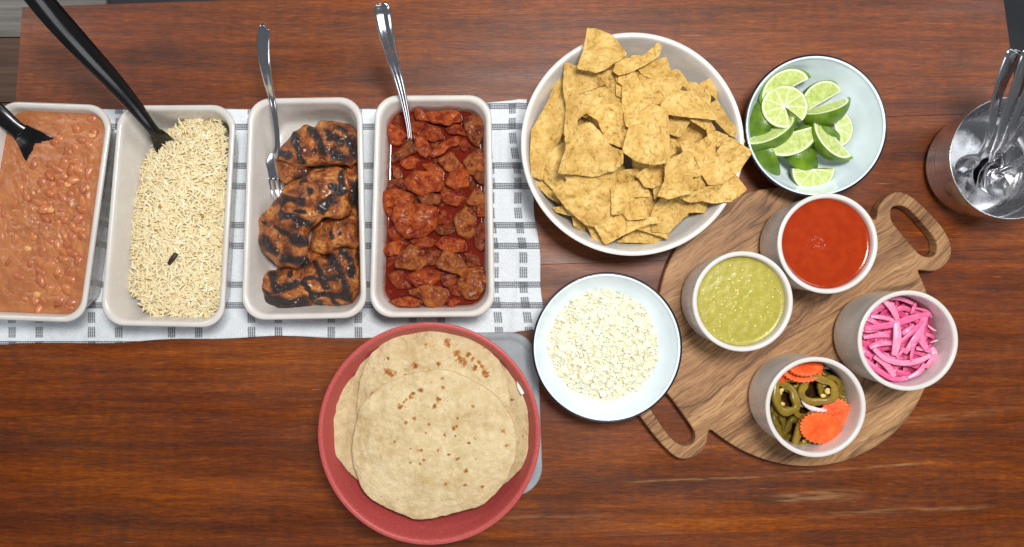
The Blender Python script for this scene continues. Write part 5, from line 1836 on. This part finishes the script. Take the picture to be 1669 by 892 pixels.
def ring(cx, cy, z, rx, ry, rot, thick, wall, tilt, label, col, seed, seeds=2, closed=False):
    s = (H - z) / F / 4.956
    root = tag(empty('jalapeno_ring', JQ(cx, cy, z)), label, 'pepper', 'pickled jalapeño rings')
    R = Euler((tilt[0], tilt[1], -rot)).to_matrix()
    n_, k_ = 44, 10
    vs, fs = [], []
    for i in range(n_):
        a = 2 * math.pi * i / n_
        lob = 1 + 0.05 * math.sin(3 * a + seed) + 0.03 * math.sin(5 * a + 2 * seed)
        wv = 1.3 * wall * s * (1 + 0.15 * math.sin(4 * a + seed))
        ox, oy = rx * s * lob, ry * s * lob
        for j in range(k_):
            b = 2 * math.pi * j / k_
            e = 0.45
            cb_, sb_ = math.copysign(abs(math.cos(b)) ** e, math.cos(b)), math.copysign(abs(math.sin(b)) ** e, math.sin(b))
            rr = -wv / 2 + wv / 2 * cb_
            p = Vector(((ox + rr) * math.cos(a), (oy + rr) * math.sin(a), thick / 2 * sb_ + 0.0005 * math.sin(2 * a + seed)))
            vs.append(R @ p)
    for i in range(n_):
        for j in range(k_):
            fs.append((i * k_ + j, ((i + 1) % n_) * k_ + j, ((i + 1) % n_) * k_ + (j + 1) % k_, i * k_ + (j + 1) % k_))
    pm = fix_normals(mesh('pepper_wall', vs, fs, M['pepper'])); pm.materials.append(M['pepper_skin'])
    for q, pg in enumerate(pm.polygons):
        if q % k_ in (0, 1, k_ - 1, k_ - 2): pg.material_index = 1
    w_ = link('pepper_wall', pm, root)
    w_.color = lin(col)
    rs = random.Random(seed)
    if closed:      # inner membrane
        vs = [R @ Vector(((rx * s - wall * s * .4) * q * math.cos(2 * math.pi * i / 24), (ry * s - wall * s * .4) * q * math.sin(2 * math.pi * i / 24), -thick * .12 * (1 - q))) for q in (1.0, 0.5) for i in range(24)]
        fs = [(i, (i + 1) % 24, 24 + (i + 1) % 24, 24 + i) for i in range(24)] + [tuple(range(24, 48))]
        mm = link('membrane', fix_normals(mesh('membrane', vs, fs, M['pepper'])), root); mm.color = lin((120, 100, 30))
    for q in range(seeds):
        a = rs.uniform(0, 6.28)
        sx, sy = (rx - wall * 1.25) * s * 0.75, (ry - wall * 1.25) * s * 0.75
        b0 = Vector((sx * math.cos(a), sy * math.sin(a), 0))
        vs = []
        for x, y, zz in ev2:
            p = Vector((x * 0.0036, y * 0.0026, zz * 0.0016)); p *= 1 + 0.5 * nz(p, 500, seed + q)
            vs.append(R @ (p + b0))
        link('seed_cluster', mesh('seed_cluster', vs, ef2, M['seed']), root).rotation_euler = (0, 0, rs.uniform(-.4, .4))
    return root


zJ = CZ + CUPH * 0.42
OL, OL2, OL3 = (132, 110, 36), (112, 94, 32), (146, 120, 46)
ring(510, 330, zJ + .0175, 158, 132, 0.1, .0060, 44, (0.22, -0.12), 'largest jalapeño ring, between the carrot slices', OL3, 2, 3)
ring(600, 300, zJ + .011, 110, 105, 0.3, .006, 38, (0.2, 0.3), 'jalapeño ring showing just right of the largest one', OL, 12, 1)
ring(245, 390, zJ + .014, 112, 152, -0.35, .0075, 50, (-0.1, 0.15), 'oval jalapeño ring with seeds at the left of the cup', OL, 3, 3)
ring(735, 345, zJ + .008, 74, 92, 0.1, .006, 40, (0.15, -0.3), 'small jalapeño end ring at the right of the cup', OL, 4, 1, True)
ring(730, 615, zJ + .007, 84, 112, 0.25, .006, 42, (0.0, -0.35), 'jalapeño ring half hidden behind the front carrot slice at right', OL2, 5, 0, True)
ring(420, 650, zJ + .0105, 110, 180, 0.45, .0065, 46, (0.1, 0.42), 'long jalapeño ring curving under the front carrot slice', OL3, 6, 1)
ring(200, 600, zJ + .006, 70, 120, -0.3, .006, 38, (0.0, 0.6), 'jalapeño ring on edge at the lower left of the cup', OL2, 7, 0)
ring(300, 640, zJ + .003, 80, 110, 0.2, .006, 38, (0.3, 0.3), 'dark jalapeño ring deep at the lower left of the cup', OL2, 8, 0)
ring(300, 270, zJ + .009, 75, 95, 0.7, .006, 38, (0.3, 0.2), 'jalapeño ring peeking out under the stacked carrots', OL, 9, 1)
ring(560, 480, zJ + .004, 120, 100, 0.7, .006, 40, (0.2, 0.1), 'jalapeño ring lowest in the middle of the cup', OL2, 10, 0)

ring(390, 480, zJ + .007, 105, 90, 0.4, .006, 40, (-0.25, 0.2), 'jalapeño ring under the white onion sliver', OL, 13, 1)
ring(660, 470, zJ + .004, 100, 120, 0.9, .006, 40, (0.2, -0.2), 'jalapeño ring tucked beneath the covered carrot slice', OL2, 14, 0)
ring(180, 500, zJ + .001, 80, 110, 0.1, .006, 40, (0.1, 0.3), 'jalapeño ring deep below the oval one at the left', OL2, 15, 0)
ring(440, 800, zJ + .003, 100, 70, 0.1, .006, 40, (0.4, 0.1), 'jalapeño ring lowest at the front wall of the cup', OL, 16, 0)
ring(640, 200, zJ + .004, 110, 80, 0.5, .006, 40, (-0.3, -0.2), 'jalapeño ring at the back wall beside the stacked carrots', OL2, 17, 0)


def carrot(cx, cy, z, rx, ry, rot, tilt, th, label, teeth=26):
    s = (H - z) / F / 4.956
    R = Euler((tilt[0], tilt[1], -rot)).to_matrix()
    n_ = teeth * 6
    vs, fs = [], []
    rows = [(1.0, -.5), (1.0, .32), (0.985, .46), (0.95, .5), (0.6, .46), (0.25, .40)]
    rings_ = []
    for q, zz in [(0.0, -.5)] + rows + [(0.0, .38)]:
        if q == 0:
            rings_.append([len(vs)]); vs.append(R @ Vector((0, 0, zz * th))); continue
        rings_.append(list(range(len(vs), len(vs) + n_)))
        for i in range(n_):
            a = 2 * math.pi * i / n_
            t = 1 + (0.042 * math.sin(teeth * a) if q > .9 else 0.0)
            t *= 1 + 0.015 * math.sin(3 * a)
            vs.append(R @ Vector((rx * s * q * t * math.cos(a), ry * s * q * t * math.sin(a), zz * th + 0.0003 * nz((q * math.cos(a), q * math.sin(a), 0), 2.5, teeth))))
    for A, B in zip(rings_, rings_[1:]):
        for i in range(n_):
            i2 = (i + 1) % n_
            if len(A) == 1: fs.append((A[0], B[i2], B[i]))
            elif len(B) == 1: fs.append((A[i], A[i2], B[0]))
            else: fs.append((A[i], A[i2], B[i2], B[i]))
    me = fix_normals(mesh('carrot_slice', vs, fs, M['carrot']))
    return tag(link('carrot_slice', me, None, JQ(cx, cy, z)), label, 'carrot', 'crinkle-cut carrot slices in the jalapeño cup')


carrot(655, 525, zJ + .0135, 118, 135, 0.2, (0.05, -0.22), .0036, 'crinkle-cut carrot slice half covered by the front slice', 24)
carrot(528, 632, zJ + .0205, 168, 128, 0.12, (0.06, 0.03), .0040, 'broad crinkle-cut carrot slice lying flat at the front of the cup', 28)
carrot(385, 178, zJ + .0165, 158, 92, -0.05, (-0.5, -0.05), .0042, 'lower of the two stacked carrot slices at the top of the cup', 26)
carrot(410, 140, zJ + .0225, 142, 80, -0.08, (-0.55, 0.05), .0042, 'upper of the two stacked carrot slices at the top of the cup', 25)
carrot(225, 225, zJ + .0115, 58, 50, 0.3, (-0.4, 0.4), .004, 'small dark orange carrot bit at the upper left of the cup', 14)
v, f = sweep([JQ(375, 390, zJ + .0125), JQ(415, 445, zJ + .0130), JQ(490, 485, zJ + .0130), JQ(580, 492, zJ + .0130)], [(.0012, .001), (.0028, .0014), (.0030, .0014), (.0018, .001)], 10)
ow = mk('white_onion_sliver', v, f, M['onion'], fix=True); ow.color = lin((236, 214, 214))
tag(ow, 'white onion sliver under the largest jalapeño ring', 'onion')
v, f = sweep([JQ(555, 150, zJ + .010), JQ(580, 140, zJ + .011), JQ(605, 150, zJ + .010)], [(.0015, .001), (.0028, .0016), (.0015, .001)], 10)
ow = mk('white_onion_sliver', v, f, M['onion'], fix=True); ow.color = lin((200, 196, 200))
tag(ow, 'greyish onion sliver beside the stacked carrots at the back of the cup', 'onion')

# ------------------------------------------------------------------ steel pot with cutlery
PH = 0.072
STEEL = [(0, 0.0), (0.62, 0.0), (0.76, 0.015), (0.845, 0.07), (0.90, 0.20), (0.925, 0.40), (0.935, 0.47), (0.925, 0.485), (0.945, 0.50), (0.965, 0.70), (0.985, 0.95), (0.998, 0.975), (1.0, 0.992), (0.990, 1.0), (0.978, 0.992), (0.972, 0.95), (0.95, 0.70), (0.93, 0.45), (0.90, 0.22), (0.84, 0.10), (0.74, 0.05), (0.5, 0.04), (0, 0.04)]
pot, pc, pR = bowl('steel_pot', 1648, 258, 100, PH, 0.0, STEEL, M['steel_soft'], 'shiny steel pot of cutlery cut off by the right edge', 'pot')


def XQ(x, y, z): return W(1480 + x / 2.878, 60 + y / 2.878, z)


def utensil(name, pts, widths, label, tip, tw):
    root = tag(empty(name, XQ(*tip[0])), label, name.split('_')[-1], 'cutlery in the steel pot')
    d0 = [pts[0][k] - pts[1][k] for k in range(3)]
    n0 = math.hypot(d0[0], d0[1])
    e1 = tuple(pts[0][k] + d0[k] / n0 * 6 for k in range(3)); e0 = tuple(pts[0][k] + d0[k] / n0 * 9 for k in range(3))
    pts = [e0, e1] + list(pts); widths = [.0012, .0042] + list(widths)
    handle_obj('handle', [XQ(*p) for p in pts], [(w, .0016 if w > .002 else .0007) for w in widths], M['steel'], root, n=20, ridge=0.6, power=2.6)
    shell([XQ(*p) for p in tip], tw, [.001, .004, .005, .004, .001][:len(tip)], M['steel'], 'spoon_bowl', root)
    return root


utensil('spoon', [(505, 68, .150), (492, 90, .147), (450, 190, .128), (415, 300, .104), (390, 430, .080), (365, 505, .064), (330, 560, .050)], [.0062, .0090, .0082, .0066, .0045, .0034, .0030],
        'steel spoon with broad handle, leftmost in the pot', [(332, 558, .0505), (300, 580, .042), (262, 610, .032), (240, 640, .024)], [.0030, .0095, .0105, .004])
utensil('spoon', [(575, 60, .158), (560, 95, .152), (510, 240, .122), (465, 360, .096), (430, 470, .072), (405, 530, .056), (385, 590, .042)], [.006, .0086, .0078, .006, .0042, .0034, .003],
        'steel spoon second from the left in the pot', [(388, 584, .043), (380, 620, .034), (385, 680, .026), (400, 730, .024)], [.003, .012, .0150, .006])
utensil('spoon', [(640, 85, .150), (620, 130, .146), (560, 270, .116), (505, 390, .090), (455, 490, .066), (420, 550, .048)], [.006, .0086, .0076, .0056, .004, .003],
        'steel spoon third from the left in the pot', [(424, 545, .049), (400, 580, .040), (360, 640, .030), (340, 700, .022)], [.003, .011, .0145, .006])
utensil('spoon', [(720, 190, .140), (690, 225, .134), (610, 330, .106), (540, 420, .084), (480, 500, .062), (440, 545, .047)], [.006, .0084, .0072, .0056, .004, .003],
        'steel spoon fourth from the left in the pot', [(444, 541, .048), (470, 560, .040), (500, 600, .032), (520, 650, .026)], [.003, .013, .0155, .006])
utensil('spoon', [(760, 470, .120), (720, 490, .112), (620, 545, .086), (545, 580, .068), (480, 610, .054), (430, 632, .046)], [.006, .0082, .0068, .005, .004, .003],
        'steel spoon lying lowest across the pot', [(434, 630, .047), (410, 650, .043), (420, 690, .038), (470, 720, .034)], [.003, .010, .0150, .006])
